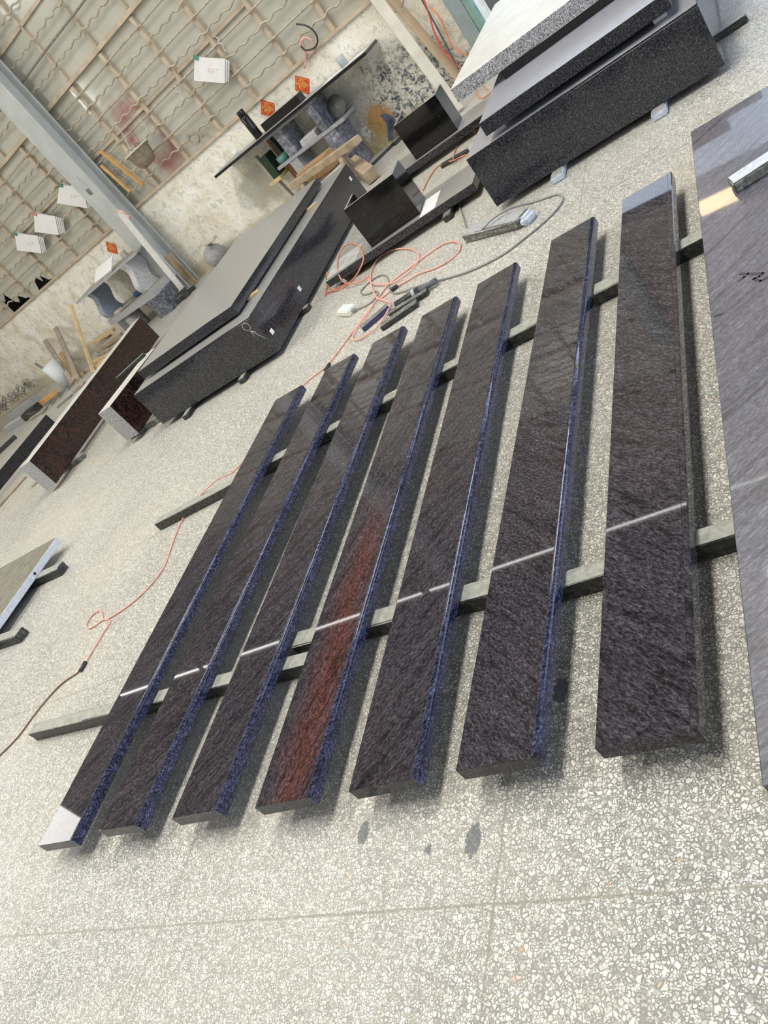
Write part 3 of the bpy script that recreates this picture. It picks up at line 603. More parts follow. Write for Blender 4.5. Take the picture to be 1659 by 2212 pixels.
link('cable_grip', fin(tubebm([Vector((.085, 0, .02)), Vector((.11, 0, .02))], .011, 10), 'cable_grip'), greyc_m, ad)
# stones and clamps by the coil
bar((-2.502,4.139,0.000), (-2.326,4.245,0.000), .05, .035, 'small violet-sided stone bar beside the salmon cord loop', [plain('violet_stone', (.05, .05, .12), .3), offc_m], 'small bars by the coiled cord', 0, 0)
bar((-2.308,3.997,0.000), (-2.057,4.050,0.000), .062, .032, 'grey stone bar in front of its longer twin, nearest the planks', [offd_m, offc_m], 'small bars by the coiled cord', 0, 0)
bar((-2.278,4.113,-0.000), (-2.002,4.122,0.000), .05, .032, 'longer grey stone bar behind the short one near the planks', [offd_m, offc_m], 'small bars by the coiled cord', 0, 0)
gr = empty('hand_grinder', (-2.138,4.229,0.000), 0, 'dark slim power tool at the end of the grey cable', 'power tool')
tube('tool_body', [(-2.238,4.166,0.025),(-2.070,4.175,0.028)], .024, blackc_m, gr, smooth=1, sides=10)
tube('tool_neck', [(-2.070,4.175,0.028),(-1.944,4.167,0.030)], .019, plain('tool_grey', (.12, .13, .15), .4), gr, smooth=1, sides=10)
for a_, b_ in (((893, 634), (896, 632)),):
    tube('clamp_ring', [(-2.114,4.174,0.028),(-2.094,4.176,0.028)], .028, steel_m, gr, smooth=1, sides=12)
# loose light stone bar with wrapped end
t = empty('loose_stone_bar', (-1.58, 4.44, 0), -.62, 'loose grey stone bar with a bluish wrapped end under the grey cable', 'stone bar')
link('bar_body', fin(boxbm(-.27, .24, -.055, .055, 0, .055, .008, 1, jag=.004), 'bar_body'), [offc_m, greyst_m], t)
link('wrapped_end', fin(boxbm(.242, .30, -.05, .05, 0, .053, .016, seg=3), 'wrapped_end'), white_st, t)
# cords behind the open boxes
t = empty('orange_lead', (-2.498,6.552,0.000), 0, 'thin orange lead running from the nearer open box to the top right box', 'cord')
tube('cord_line', [(-2.541,6.216,0.007),(-2.533,6.419,0.007),(-2.501,6.588,0.007),(-2.422,6.608,0.007),(-2.267,6.371,0.030),(-2.185,6.384,0.012),(-2.129,6.340,0.007),(-2.078,6.291,0.007)], .005, orange_m, t)
tube('cord_line', [(-2.242,6.321,0.045),(-2.325,6.697,0.007),(-2.273,6.908,0.007),(-2.174,6.896,0.007),(-2.141,6.915,0.007)], .005, orange_m, t)
tube('plug', [(-2.159,6.834,0.014),(-2.127,6.886,0.014)], .014, plain('plug_tan', (.40, .24, .12), .5), t, smooth=2)
bar((-2.409,6.501,0.000), (-2.148,6.421,0.000), .05, .03, 'thin dark stone strip lying under the orange lead', [offd_m, offd_m], None, 0, 0)
t = tube('orange_lead', [(-2.479,8.684,0.007),(-2.371,8.210,0.007),(-2.288,7.930,0.007),(-2.235,7.822,0.007),(-2.168,7.836,0.007),(-2.253,8.121,0.007),(-2.316,8.319,0.007)], .006, orange_m, None, 'short bent orange lead on the floor under the pale-topped slab', 'cord')
# ---------------------------------------------------------------- wall side: long stone bench
be = empty('stone_bench', WP(2.9, .2, 0), TH, 'long thin stone bench top on marbled block legs against the plaster wall', 'bench')
def poly3(name, pts, z0, z1, mats, parent):
    bm = bmesh.new(); c = WP(2.9, .2, 0)
    a = [bm.verts.new(WP(u, o_, z0)) for u, o_ in pts]; b = [bm.verts.new(WP(u, o_, z1)) for u, o_ in pts]
    bm.faces.new(a[::-1]); f = bm.faces.new(b); 
    for i in range(len(pts)): bm.faces.new((a[i], a[(i+1) % len(pts)], b[(i+1) % len(pts)], b[i]))
    bmesh.ops.recalc_face_normals(bm, faces=bm.faces[:])
    for f in bm.faces:
        if f.normal.z > .9: f.material_index = 1
    o = link(name, fin(bm, name), mats); kid(o, parent); return o
poly3('bench_top', [(1.56, .02), (1.60, .40), (4.07, .40), (4.03, .02)], .855, .885, [jet_m, greyst_m], be)
wbox('under_strip', 2.30, 3.22, .22, .34, .822, .853, greyst_m, be)
wbox('leg_block', 2.56, 2.69, .04, .33, .54, .821, marble_m, be)
wbox('leg_block', 3.09, 3.19, .04, .33, .54, .821, marble_m, be)
wbox('bench_shelf', 2.33, 3.40, .03, .33, .50, .538, [greyst_m, marble_m], be, top=1)
wbox('leg_block', 2.50, 2.63, .04, .32, 0, .499, greyst_m, be)
wbox('leg_block', 3.06, 3.24, .04, .32, 0, .499, marble_m, be)
# things on and under the bench
fl = empty('vacuum_flask', WP(2.34, .24, .8855), 0, 'tall black vacuum flask standing on the stone bench', 'flask')
lathe('flask_body', [(.001, 0), (.047, 0), (.05, .006), (.05, .255), (.043, .265), (.001, .265)], WP(2.34, .24, .8855), blackg_m, fl)
lathe('flask_cap', [(.001, .266), (.041, .266), (.044, .27), (.044, .325), (.040, .332), (.001, .332)], WP(2.34, .24, .8855), blackg_m, fl)
wbox('stone_offcut', 2.46, 3.06, .14, .26, .8855, .975, [jet_m, greyst_m], label='speckled black stone offcut lying along the bench top', cat='stone offcut', top=1)
lathe('paper_cup', [(.001, 0), (.03, 0), (.038, .06), (.036, .062), (.028, .004), (.001, .004)], WP(1.90, .2, .8855), paper_m, None, 'small white cup near the left end of the stone bench', 'cup')
lathe('tin_can', [(.001, 0), (.045, 0), (.045, .10), (.041, .10), (.041, .005), (.001, .005)], WP(3.69, .2, .8875), plain('grey_tin', (.40, .43, .44), .4), None, 'grey tin can near the right end of the stone bench', 'can')
wbox('paper_sheet', 3.40, 3.98, .12, .30, .8855, .8865, paper_m, label='white sheet lying under the grey can on the bench', cat='paper', bev=0)
st = empty('paper_stack', WP(2.86, .2, .5385), TH, 'untidy stack of papers on the lower bench shelf', 'papers')
for k in range(7):
    wbox('sheet', 2.74 + .006*k, 2.98 + .004 * k, .08 - .004*k, .28 + .005 * k, .5385 + .010*k, .545 + .010*k, paper_m, st, bev=0)
bl = empty('cutting_disc', WP(3.30, .16, .5385), TH, 'round dark cutting disc leaning at the right end of the bench shelf', 'cutting disc')
o = lathe('disc', [(.001, 0), (.115, 0), (.115, .004), (.001, .004)], WP(3.315, .17, .64), plain('disc_steel', (.16, .17, .16), .35), bl, n=40); o.rotation_euler = (1.25, 0, TH)
o = lathe('hub', [(.001, .004), (.04, .004), (.04, .006), (.001, .006)], WP(3.315, .17, .64), barg_m, bl); o.rotation_euler = (1.25, 0, TH)
wbox('green_box', 2.14, 2.25, .10, .26, .452, .71, green_m, label='dark green carton on the wooden ledge left of the bench shelf', cat='box', bev=.004, group='green cartons')
wbox('green_box', 2.345, 2.395, .06, .17, .5385, .76, green_m, label='narrow dark green carton standing against the brown board', cat='box', bev=.004, group='green cartons')
wk = empty('wooden_rack', WP(2.2, .15, 0), TH, 'simple wooden rack left of the bench legs', 'rack')
beam('upright', WP(2.02, .12, .75), WP(2.10, .12, 0.0), .06, .05, wood_w, wk)
beam('ledge', WP(2.06, .18, .43), WP(2.255, .18, .43), .22, .04, woodp_m, wk)
wbox('back_board', 2.262, 2.325, .03, .10, 0, .80, plain('brown_board', (.30, .13, .06), .6), wk)
tp = lathe('tape_roll', [(.055, 0), (.075, 0), (.075, .075), (.055, .075), (.055, 0)], WP(2.425, .245, .5385), teal_m, None, 'teal roll of tape on the left end of the bench shelf', 'tape roll')
lathe('plastic_bucket', [(.001, 0), (.085, 0), (.11, .27), (.105, .27), (.08, .006), (.001, .006)], WP(2.82, .22, 0), bucket_m, None, 'white bucket half hidden behind the cardboard box below the bench', 'bucket')
cbx = empty('cardboard_box', (-5.290,10.483,0.000), TH, 'open brown cardboard box below the stone bench', 'box')
cpos = WP(2.93, .52, 0)
o = wbox('box_body', 2.72, 3.16, .46, .66, .24, .40, card_m, cbx)
o = wbox('box_foot', 2.78, 3.10, .47, .65, 0, .239, wood_g, cbx)
# timber trestle in front of the bench
tr = empty('timber_trestle', (-4.460,9.292,0.000), 0, 'low trestle of rough timbers in front of the stone bench', 'trestle')
ta, tb2 = Vector((-4.510,8.207,0.360)), Vector((-3.467,7.932,0.360))
beam('beam', ta, tb2, .09, .07, wood_m, tr)
for f_, sx_ in ((.14, .10), (.72, .12)):
    q_ = ta.lerp(tb2, f_) + Vector((0, 0, -.04))
    for s_ in (-1, 1): beam('leg', (q_.x + .03*s_, q_.y + sx_*s_, .0), q_ + Vector((0, .02*s_, 0)), .06, .045, (wood_m, wood_g)[s_ > 0], tr)
beam('brace', ta.lerp(tb2, .18) + Vector((0, -.06, -.16)), ta.lerp(tb2, .70) + Vector((0, -.06, -.10)), .05, .03, wood_w, tr)
tag(None or beam('timber_block', (-3.887,8.437,0.130), (-3.459,7.657,0.070), .13, .12, wood_m, label='thick split timber block on the floor right of the trestle', cat='wood block'))
# right end leaning boards and cables
beam('leaning_board', (-2.507,7.912,0.020), WP(4.26, .06, 1.5), .11, .02, wood_w, label='pale whitewashed board leaning on the plaster wall, nearer one', cat='board', group='boards leaning on the wall')
beam('leaning_board', WP(4.60, .10, 0.0), WP(4.30, .05, 1.75), .12, .03, wood_t, label='tan board leaning on the plaster wall right behind the pale one', cat='board', group='boards leaning on the wall')
for nm, mt, px, lb in (('hanging_cable', redc_m, [(4.704,0.927),(4.678,0.835),(4.654,0.745),(4.620,0.649),(4.598,0.545),(4.588,0.440),(4.615,0.315),(4.627,0.229)], 'red cable hanging down the wall beside the grey steel post'),
    ('hanging_cable', plain('dark_cable', (.09, .10, .10), .5), [(4.673,0.940),(4.674,0.885),(4.664,0.753),(4.654,0.629),(4.642,0.484),(4.631,0.370),(4.616,0.217)], 'dark cable hanging down the wall behind the red one'),
    ('hanging_cable', plain('orange_cable_light', (.85, .30, .12), .45), [(4.708,0.794),(4.722,0.739),(4.725,0.654),(4.706,0.554),(4.689,0.441),(4.714,0.352),(4.759,0.275)], 'orange cable branching from the red one on the wall')):
    tube(nm, [WP(u, .1, z) for u, z in px], .008, mt, None, lb, 'cable', 'cables hanging on the wall')
tube('wire_hoop', [WP(4.42 + .12*math.cos(q*PI/10), .07, 1.06 + .11*math.sin(q*PI/10)) for q in range(21)], .005, barg_m, None, 'thin wire hoop hanging behind the leaning boards', 'wire', smooth=0)
po = empty('steel_post', WP(4.95, .10, 0), TH, 'blue-grey steel post at the right end of the plaster wall', 'post')
link('post_body', fin(boxbm(-.09, .05, -.06, .06, 0, 3.6, .003), 'post_body'), steelg_m, po)
link('green_flange', fin(boxbm(.052, .11, -.05, .05, 0, 3.6, .003), 'green_flange'), plain('worn_green_paint', (.20, .32, .27), .6, .3, 9), po)
# floor strips at the wall foot, cloth
bar((-3.752,8.389,0.000), (-3.519,8.638,0.000), .06, .03, 'dark-edged stone strip on the floor at the wall foot, longer one', [offd_m, offtop_m], 'strips at the wall foot', 0, 0)
bar((-3.471,8.578,0.000), (-3.400,8.663,0.000), .06, .04, 'short dark-edged stone strip between the longer strip and the farther open box', [offd_m, offtop_m], 'strips at the wall foot', 0, 0)
bm = bmesh.new(); rows = []
for i in range(9):
    t_ = i / 8; rows.append([bm.verts.new(WP(3.66 + .05*math.sin(t_*5) + s*.05 - .03*t_, .10 + .03*math.sin(t_*7+s), .30 - .26*t_)) for s in (-1, -.4, .4, 1)])
for a_, b_ in zip(rows, rows[1:]):
    for k in range(3): f = bm.faces.new((a_[k], a_[k+1], b_[k+1], b_[k])); f.smooth = True
bmesh.ops.solidify(bm, geom=bm.faces[:], thickness=.008)
tag(link('cloth_rag', fin(bm, 'cloth_rag'), cloth_m), 'slate blue rag hanging low at the stained wall foot', 'rag')
fl_ = empty('wall_floodlight', WP(6.14, .16, 2.33), TH, 'small warm floodlight mounted above the doorway to the right', 'lamp')
link('lamp_housing', fin(boxbm(-.22, .22, .0, .10, -.10, .10, .01), 'lamp_housing'), steel_m, fl_)
link('lamp_glass', fin(boxbm(-.19, .19, -.012, -.001, -.075, .075, .002), 'lamp_glass'), emis('floodlight_glow', (1, .72, .38), 14.0), fl_)
link('lamp_bracket', fin(boxbm(-.02, .02, .10, .155, -.03, .03), 'lamp_bracket'), steel_m, fl_)
# ---------------------------------------------------------------- second table with vase shaped legs
tb = empty('granite_table', (-7.9, 9.1, 0), -.05, 'speckled granite table with vase-shaped legs left of the steel column', 'table')
def wpoly(name, pts, z0, z1, mats, parent):
    bm = bmesh.new()
    a = [bm.verts.new((x, y, z0)) for x, y in pts]; b = [bm.verts.new((x, y, z1)) for x, y in pts]
    bm.faces.new(a[::-1]); bm.faces.new(b)
    for i in range(len(pts)): bm.faces.new((a[i], a[(i+1) % len(pts)], b[(i+1) % len(pts)], b[i]))
    bmesh.ops.recalc_face_normals(bm, faces=bm.faces[:])
    for f in bm.faces:
        if f.normal.z > .9: f.material_index = 1
    o = link(name, fin(bm, name), mats); kid(o, parent); return o
wpoly('table_top', [(-8.57, 8.83), (-7.24, 8.86), (-7.34, 9.42), (-8.72, 9.62)], .772, .80, [greyst_m, offtop_m], tb)
wpoly('table_shelf', [(-8.47, 8.90), (-7.25, 8.58), (-7.12, 9.05), (-8.6, 9.45)], .268, .35, [greyst_m, offtop_m], tb)
vp = [(0, 0), (.04, .02), (.05, .07), (.03, .13), (-.02, .20), (-.03, .27), (.0, .33), (.05, .38), (.06, .42)]
def vase(cx, cy, th, mat):
    left = [(-.17 - x*1.0, z) for x, z in vp]; right = [(.17 - x*1.0, z) for x, z in vp]
    poly = [( -.16 - .045*math.sin(z*2*PI/.42), z) for z in [k*.42/14 for k in range(15)]] + [(.16 - .045*math.sin(z*2*PI/.42), z) for z in [k*.42/14 for k in range(14, -1, -1)]]
    ax = Vector((-math.sin(th), math.cos(th), 0)); nz = ax.cross(Vector((0, 0, 1)))
    M = Matrix((ax, Vector((0, 0, 1)), nz)).transposed().to_4x4(); M.translation = Vector((cx, cy, .351))
    prism('vase_leg', poly, .10, mat, M, tb, bev=.004)
vase(-7.56, 8.98, -.1, vase_m); vase(-8.56, 9.22, -.1, stone('blue_speckled', (.10, .13, .18), (.30, .35, .43), (.58, .63, .70), .5, 130, lo=.4, mid=.5, hi=.62))
o = block('base_block', -7.48, 8.62, -.1, .30, .30, 0, .267, stone('scuffed_slate', (.05, .06, .08), (.10, .11, .14), (.3, .32, .36), .4, 30)); kid(o, tb)
o = lathe('base_drum', [(.001, 0), (.13, 0), (.13, .267), (.001, .267)], (-8.12, 8.98, 0), salt_m, tb)
o = block('base_block', -8.5, 9.05, -.1, .2, .25, 0, .267, greyst_m); kid(o, tb)
ps = empty('paper_stack', (-7.95, 9.0, .8005), .0, 'curled blue-edged papers on the granite table', 'papers')
for k in range(4): link('sheet', fin(boxbm(-.2 + .01*k, .22 + .01*k, -.13, .13 - .02*k, .008*k, .004 + .008*k), 'sheet'), paper_m, ps)
ps.rotation_euler = (.5, 0, -.1); ps.location.z = .868
block('small_carton', -8.30, 9.30, -.1, .1, .08, .8005, .09, greyst_m, 'small grey box behind the papers on the granite table', 'box')
block('small_carton', -7.75, 9.22, -.1, .08, .06, .8005, .09, plain('pinkish_box', (.55, .48, .45), .6), 'small pinkish box at the wall on the granite table', 'box')
bs = empty('hand_brush', (-7.95, 8.90, .351), .5, 'bundle of rods and a blue tool lying on the granite table shelf', 'tools')
for k in range(6): link('rod', fin(tubebm([Vector((-.16, -.03 + .012*k, .01)), Vector((.12, -.05 + .02*k, .012 + .004*k))], .006, 6), 'rod'), barg_m, bs)
link('blue_tool', fin(boxbm(.12, .26, -.05, .05, 0, .07, .02, seg=3), 'blue_tool'), blue_m, bs)
block('stone_offcut', -8.3, 8.92, -.2, .14, .07, .351, .035, plain('tan_offcut', (.52, .42, .32), .8), 'small tan offcut on the left end of the granite table shelf', 'stone offcut')
beam('granite_strip', (-7.089,8.871,0.030), WP(-.04, .36, 1.26), .085, .02, plain('pale_slat', (.58, .57, .54), .7, .08), label='light grey slat leaning along the foot of the steel column', cat='slat')
block('stone_offcut', -7.02, 8.70, .7, .10, .12, 0, .12, [offd_m, offtop_m], 'dark stone lump at the foot of the leaning grey slat', 'stone offcut', top=1)
bar((-7.235,8.692,0.000), (-6.923,8.906,0.000), .06, .06, 'dark round-ended stone strip on the floor in front of the granite table', [offd_m, offtop_m], None, 0, 0)
tag(link('wall_board', fin(boxbm(-.06, .06, -.015, .015, 0, .5), 'wall_board'), wood_m), 'brown board leaning behind the granite table base', 'board').location = (-7.12, 9.18, 0)
# stone ball at the wall
o = lathe('stone_ball', [(.001, 0), (.06, .012), (.115, .06), (.15, .13), (.15, .17), (.12, .24), (.06, .285), (.001, .30)], (-6.50, 9.12, 0), salt_m, None, 'round grey granite ball at the wall behind the chalk-marked box', 'stone ball')
beam('wood_offcut', (-6.52, 9.16, .315), (-6.34, 9.06, .315), .07, .03, wood_g, label='flat brown offcut lying on the stone ball', cat='wood offcut')
beam('wood_offcut', (-6.40, 9.0, .345), (-6.22, 8.98, .335), .08, .04, wood_w, label='upper pale offcut on top of the stone ball', cat='wood offcut')
# ---------------------------------------------------------------- posters
def glyph(txt, u, z, off, size, mat, parent):
    cu = bpy.data.curves.new('glyph', 'FONT'); cu.body = txt; cu.size = size; cu.align_x = 'CENTER'; cu.align_y = 'CENTER'; cu.extrude = .0008
    ob = bpy.data.objects.new('glyph', cu); C.objects.link(ob); bpy.context.view_layer.update()
    me = bpy.data.meshes.new_from_object(ob.evaluated_get(bpy.context.evaluated_depsgraph_get())); bpy.data.objects.remove(ob)
    o = link('fortune_character', me, mat); o.matrix_world = wallM(u, off, z); kid(o, parent); return o
for (u, z, r, lb) in ((2.485, 1.037, .113, 'red diamond fortune poster with gold character above the black flask side of the bench'), (3.025, .996, .110, 'red diamond fortune poster partly behind the black stone offcut'), (-1.045, .986, .112, 'red diamond fortune poster above the granite table')):
    p_ = empty('fortune_poster', WP(u, 0, z), TH, lb, 'poster', 'red fortune posters')
    pq = prism('poster_sheet', [(-r, 0), (0, -r), (r, 0), (0, r)], .002, postr_m, wallM(u, .006, z), p_)
    bm = bmesh.new()
    for q in range(4):
        ra, rb = r * .86, r * .80; c4 = [(1, 0), (0, 1), (-1, 0), (0, -1)]; a_, b_ = c4[q], c4[(q+1) % 4]
        vs = [bm.verts.new((a_[0]*ra, a_[1]*ra, 0)), bm.verts.new((b_[0]*ra, b_[1]*ra, 0)), bm.verts.new((b_[0]*rb, b_[1]*rb, 0)), bm.verts.new((a_[0]*rb, a_[1]*rb, 0))]
        bm.faces.new(vs)
    o = link('gold_border', fin(bm, 'gold_border'), gold_m); o.matrix_world = wallM(u, .0088, z); kid(o, pq)
    glyph('\u798f', u, z, .0095, r * 1.05, gold_m, pq)
# ---------------------------------------------------------------- hung papers
def sheaf(corners, off, clip, n, label, ink=None):
    c = corners; uu = sum(p[0] for p in c)/4; zz = sum(p[1] for p in c)/4
    s = empty('paper_sheaf', WP(c[0][0], off, c[0][1]), TH, label, 'papers', 'paper sheaves clipped on the window bars')
    for k in range(n):
        f = k * .012
        pts = [(c[0][0], c[0][1]), (c[1][0] - f*1.2, c[1][1] - f*.6), (c[2][0] - f*.1, c[2][1] + f * .5), (c[3][0] + f*.2, c[3][1] + f*.2)]
        if k: pts[1] = (c[1][0] + f*.5, c[1][1] - f*1.8); pts[2] = (c[2][0] + f*1.6, c[2][1] - f*.6)
        sh = prism('sheet', [(a_ - c[0][0], b_ - c[0][1]) for a_, b_ in pts], .002, paper_m, wallM(c[0][0], off - .012 * k, c[0][1]), s)
    a_ = c[0]; M = wallM(a_[0], off + .003, a_[1]); front = [q for q in s.children][0]
    prism('binder_clip', [(-.02, -.01), (.02, -.05), (.05, -.02), (.01, .02)], .014, clip, M, s)
    if ink:
        bm = bmesh.new()
        for j in range(5):
            x0, y0 = .55 + .12*(j % 3) - .1, .45 + .1*(j // 3)
            p = Vector((c[0][0]*(1-y0) + c[3][0]*y0, c[0][1]*(1-y0) + c[3][1]*y0, 0)); q = Vector((c[1][0]*(1-y0) + c[2][0]*y0, c[1][1]*(1-y0) + c[2][1]*y0, 0)); r = p.lerp(q, x0)
            base = WP(r.x, off + .005, r.y)
            tubebm([base, base + DW*.018 + Vector((0, 0, -.012)), base + DW*.01 + Vector((0, 0, -.028))], .002, 4, bm)
        o = link('red_writing', fin(bm, 'red_writing'), ink_m); kid(o, front)
    return s
sheaf([(2.179,1.886),(2.482,1.671),(2.283,1.503),(1.973,1.730)], .06, clipg_m, 3, 'white paper sheaf with faint red writing hanging right of the steel column', True)
sheaf([(-0.860,1.966),(-0.557,1.758),(-0.779,1.543),(-1.162,1.839)], .06, clipg_m, 5, 'white paper sheaf fanning open, just left of the steel column', True)
sheaf([(-1.673,1.951),(-1.382,1.745),(-1.614,1.547),(-1.951,1.784)], .06, clipr_m, 5, 'white paper sheaf with a red clip, middle one left of the steel column')
sheaf([(-2.311,1.953),(-1.966,1.727),(-2.188,1.530),(-2.559,1.776)], .06, clipg_m, 4, 'white paper sheaf farthest left, lowest of the hanging sheaves', True)
# ---------------------------------------------------------------- hanging bowl and other things on the bars
hb = empty('hanging_bowl', WP(.80, .24, 1.42), TH, 'dirty bowl with crusty rim hanging from the window bars in front of a red stain', 'bowl')
prof = [(.001, 0), (.07, .0), (.11, .03), (.138, .10), (.150, .18), (.172, .205), (.172, .213), (.140, .195), (.128, .10), (.09, .03), (.001, .02)]
bb_ = lathe('bowl_body', prof, WP(.80, .24, 1.42), pot_m, hb)
lathe('bowl_rim', [(.150, .205), (.182, .212), (.186, .222), (.172, .228), (.150, .220), (.150, .205)], WP(.80, .24, 1.42), rim_m, bb_)
tube('hanger_rod', [WP(.72, .30, 1.60), WP(.66, .12, 1.80), WP(.60, .03, 1.98)], .006, wood_w, hb, smooth=2)
tube('hanger_rod', [WP(.86, .20, 1.62), WP(.80, .10, 1.76), WP(.73, .03, 1.88)], .005, barg_m, hb, smooth=2)
for k in range(5):
    a0 = k * 1.1
    tube('wire_hook', [WP(.80 + .05*math.cos(a0), .24 + .05*math.sin(a0), 1.58), WP(.80 + .10*math.cos(a0), .24 + .10*math.sin(a0), 1.655), WP(.80 + .07*math.cos(a0+.5), .24 + .09*math.sin(a0+.5), 1.69), WP(.80 + .03*math.cos(a0), .24 + .04*math.sin(a0), 1.64)], .004, (barg_m, wood_w)[k % 2], hb)
beam('wood_strip', WP((0.120,1.905)[0], .05, (0.120,1.905)[1]), WP((0.297,1.295)[0], .05, (0.297,1.295)[1]), .05, .02, woodo_m, label='longer orange wood strip stuck behind the window bars', cat='wood strip', group='wood strips on the window bars')
beam('wood_strip', WP((-0.041,1.788)[0], .05, (-0.041,1.788)[1]), WP((0.031,1.347)[0], .05, (0.031,1.347)[1]), .045, .02, plain('light_orange_wood', (.72, .45, .17), .7), label='shorter orange wood strip stuck behind the window bars', cat='wood strip', group='wood strips on the window bars')
def coil(name, u, z, r, n, mat, rr, lb, cat, tails=()):
    pts = [WP(u + (r + .006*math.sin(k*.7)) * math.cos(k*PI/8), .05 + .006*math.sin(k*.4), z + (r + .006*math.cos(k*.9)) * math.sin(k*PI/8)) for k in range(int(16*n)+1)]
    pts += [WP(a_, .05, b_) for a_, b_ in tails]
    return tube(name, pts, rr, mat, None, lb, cat, smooth=2, sides=6)
coil('wire_coil', 1.43, 1.32, .075, 3.2, wood_g, .010, 'dusty wire coil hanging on the window bars near the sill', 'wire coil', [(1.52, 1.33), (1.55, 1.25)])
coil('hose_coil', (3.382,1.243)[0], (3.382,1.243)[1], .075, 2.3, pinkh_m, .009, 'small pink hose coil hanging at the sill above the bench', 'hose coil', [((3.273,1.199)[0]+.01, 1.17), ((3.193,1.171)[0], 1.10)])
tube('black_hose', [WP(*a_) for a_ in [(q_[0], .07, q_[1]) for q_ in [(3.433,1.452),(3.509,1.387),(3.547,1.312),(3.540,1.241),(3.494,1.195),(3.425,1.188),(3.346,1.223),(3.327,1.277)]]], .009, blackc_m, None, 'thin black hose arc hanging behind the pink hose coil', 'hose')
# window ties: bits of twisted wire on the bars
for (px, lb) in (((0.952,1.816), 'frayed pale wire tie on the bars above the hanging bowl'), ((1.682,1.804), 'frayed pale wire tie on the bars below the upper right mullion'), ((2.536,1.848), 'frayed pale wire tie on the bars above the right hand paper sheaf')):
    tube('wire_tie', [WP(px[0] + a_, .04 + .01*k, px[1] + b_) for k, (a_, b_) in enumerate(((0, .03), (.03, 0), (.0, -.03), (.04, -.06), (.02, -.12), (.05, -.14)))], .006, wood_w, None, lb, 'wire tie', 'wire ties on the bars')
tube('pink_cloth_knot', [WP((-0.071,1.259)[0], .34, 1.27), WP((-0.071,1.259)[0] + .06, .35, 1.24), WP((-0.035,1.181)[0] + .02, .34, 1.18), WP((-0.035,1.181)[0] + .05, .34, 1.14)], .022, plain('pink_cloth', (.72, .45, .38), .8), None, 'faded pink cloth knot tied at the steel column', 'cloth')
# ---------------------------------------------------------------- sticks, bucket and scrap at the left wall foot
for (b_, t_, r_, lb, mt, wd) in (((-9.533,8.585,0.000), (-3.805,0.578), 0, 'thick weathered stick leaning on the wall above the white bucket', wood_g, .075), ((-9.363,8.557,0.000), (-3.335,0.627), 0, 'longest weathered stick leaning on the plaster wall', wood_g, .07), ((-9.448,8.571,0.000), (-3.765,0.275), 0, 'short pale split stick leaning between the two long sticks', woodp_m, .07), ((-9.310,8.635,0.000), (-3.746,0.111), 0, 'thin short stick leaning right of the long sticks', wood_m, .05)):
    beam('leaning_stick', (b_[0], b_[1], .02), WP(t_[0], .05, t_[1]), wd, .045, mt, label=lb, cat='stick', group='sticks leaning on the wall')
beam('leaning_stick', ((-8.829,8.351,0.000)[0], (-8.829,8.351,0.000)[1], .01), (-8.62, 8.78, .83), .045, .045, woodp_m, label='straight yellowish pole leaning on the corner of the granite table', cat='stick', group='sticks leaning on the wall')
bk = empty('white_bucket', (-9.961,8.901,0.000), 0, 'tall white plastic bucket at the wall foot beside the leaning sticks', 'bucket')
p0 = Vector((-9.961,8.901,0.000))
lathe('bucket_body', [(.001, 0), (.10, 0), (.125, .40), (.118, .40), (.095, .008), (.001, .008)], p0, bucket_m, bk)
beam('paddle', p0 + Vector((-.06, .0, .2)), p0 + Vector((-.20, .02, .52)), .045, .012, barg_m, bk)
TL = ['uppermost yellowish slat of the timber heap beside the granite table', 'second from top in the timber heap, grey split piece', 'thick brown piece in the upper middle of the timber heap', 'long grey piece across the middle of the timber heap', 'thin brown piece below the middle of the timber heap', 'grey piece low in the timber heap, its lower end near the pole', 'pale piece at the lower left of the timber heap by the pole', 'short grey piece at the right side of the timber heap', 'small pale upright piece just right of the pole foot', 'long grey batten on the floor under the pole foot']
for k, (a_, b_, mt) in enumerate((((-9.260,9.207,0.200), (-8.602,9.013,0.200), woodp_m), ((-9.176,9.095,0.150), (-8.876,9.163,0.150), wood_g), ((-9.127,9.025,0.100), (-8.406,8.769,0.120), wood_m), ((-9.090,8.927,0.060), (-8.248,8.507,0.080), wood_g), ((-8.905,8.764,0.030), (-8.171,8.409,0.040), wood_m), ((-9.335,9.047,0.030), (-8.517,8.673,0.030), wood_g), ((-9.209,8.839,0.050), (-8.497,8.468,0.050), woodp_m), ((-9.053,9.145,0.050), (-8.577,9.014,0.080), wood_g), ((-8.832,8.475,0.030), (-8.588,8.401,0.050), woodp_m), ((-9.466,8.794,0.020), (-8.966,8.694,0.020), wood_g))):
    beam('timber_offcut', a_, b_, .06 + .02*(k % 3), .045, mt, label=TL[k], cat='wood offcut', group='timber heap by the granite table')
bar((-11.990,9.356,0.000), (-11.113,9.215,0.000), .16, .12, 'grey stone block along the wall foot at the far left', [greyst_m, greyst_m], 'stone blocks at the far left', 0, 0)
bar((-11.501,8.689,0.000), (-10.807,8.564,0.000), .14, .09, 'pale-topped stone block in front of the grey one, far left', [greyst_m, pale_m], 'stone blocks at the far left', 0, 0)
bar((-10.764,8.548,0.000), (-10.405,8.538,0.000), .14, .11, 'dark broken stone chunk beside the pale-topped block', [offd_m, offd_m], 'stone blocks at the far left', 0, .01)
beam('wood_offcut', (-10.438,8.306,0.020), (-9.974,8.254,0.020), .07, .03, wood_g, label='thin brown stick in front of the dark broken chunk', cat='wood offcut')
beam('wood_offcut', (-10.424,8.679,0.060), (-10.036,8.628,0.060), .12, .06, woodo_m, label='orange-brown timber end at the wall foot left of the bucket', cat='wood offcut')
ws = empty('wire_scrap', (-12.409,10.086,0.000), 0, 'tangle of bent wire scrap along the wall foot at the far left', 'wire scrap', kind='stuff')
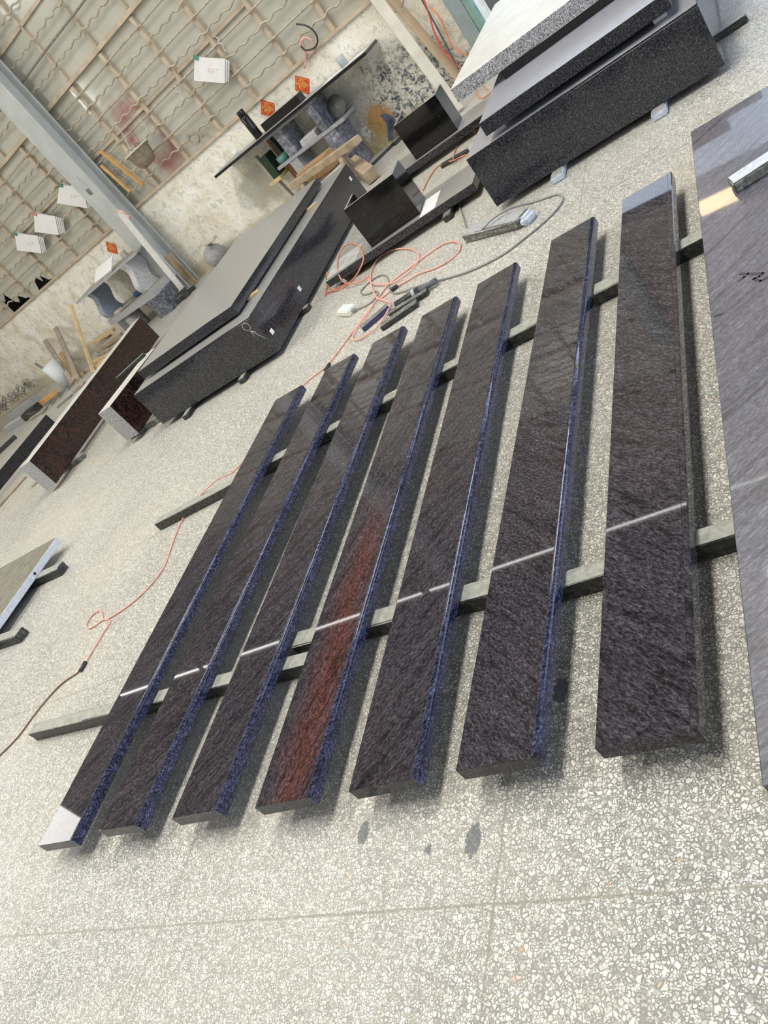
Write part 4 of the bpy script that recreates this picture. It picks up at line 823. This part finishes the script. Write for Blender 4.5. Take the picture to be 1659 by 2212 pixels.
bm = bmesh.new(); o0 = Vector((-12.409,10.086,0.000))
for k in range(60):
    c_ = Vector((random.uniform(-.75, .55), random.uniform(-.15, .06), random.uniform(.13, .26))); r_ = random.uniform(.03, .07)
    tubebm([c_ + Vector((r_*math.cos(q*.7+k), .4*r_*math.sin(q*.9+k), r_*math.sin(q*.7))) for q in range(8)], .005, 4, bm)
link('wires', fin(bm, 'wires'), barg_m, ws)
ck = empty('metal_clamps', (-9.925,8.359,0.000), 0, 'loose bent metal brackets on the floor left of the bucket', 'metal scrap')
for k, (x_, y_) in enumerate(((0, 0), (.12, .10), (-.14, -.12), (.26, .2))):
    link('bracket', fin(tubebm([Vector((x_, y_, .012)), Vector((x_+.16, y_+.12, .05)), Vector((x_+.24, y_+.03, .05)), Vector((x_+.10, y_-.10, .012))], .012, 6), 'bracket'), barg_m, ck)
beam('metal_strip', (-9.307,7.868,0.012), (-9.027,7.958,0.012), .07, .018, plain('strip_grey', (.22, .23, .21), .5), label='flat grey strip on the floor in front of the bent brackets', cat='strip')
beam('metal_strip', (-9.057,8.045,0.020), (-8.838,8.110,0.020), .07, .03, wood_g, label='grey plank end on the floor in front of the leaning sticks', cat='strip')
beam('stone_strip', (-10.704,7.579,0.030), (-10.385,7.840,0.030), .08, .06, offd_m, label='dark stone strip on the floor between the violet slab and the wall, far left', cat='stone strip')
beam('wood_strip', (-8.096,5.242,0.012), (-7.951,5.688,0.012), .03, .02, wood_m, label='long thin stick on the floor left of the long reddish slab end', cat='stick')
beam('wood_strip', (-7.374,5.223,0.012), (-7.301,5.250,0.012), .03, .02, wood_m, label='tiny stick end beside the grey end of the long reddish slab', cat='stick')
hs = empty('hose_bundle', (-12.520,9.327,0.000), 0, 'tangled dusty hose with a red part at the left border', 'hose')
p0 = Vector((-12.520,9.327,0.000))
for k in range(3):
    link('hose_loop', fin(tubebm([Vector(((.30 + .03*k)*math.cos(q*PI/8), .05 + .15*math.sin(q*PI/8), .25 + .22*math.sin(q*PI/8 + .5))) for q in range(17)], .014, 6), 'hose_loop'), bar_m, hs)
link('red_part', fin(boxbm(-.12, .10, -.08, .02, .02, .16, .02, seg=2), 'red_part'), plain('dusty_red', (.45, .10, .06), .6), hs)
hs.location = p0 + Vector((0, 0, .0))
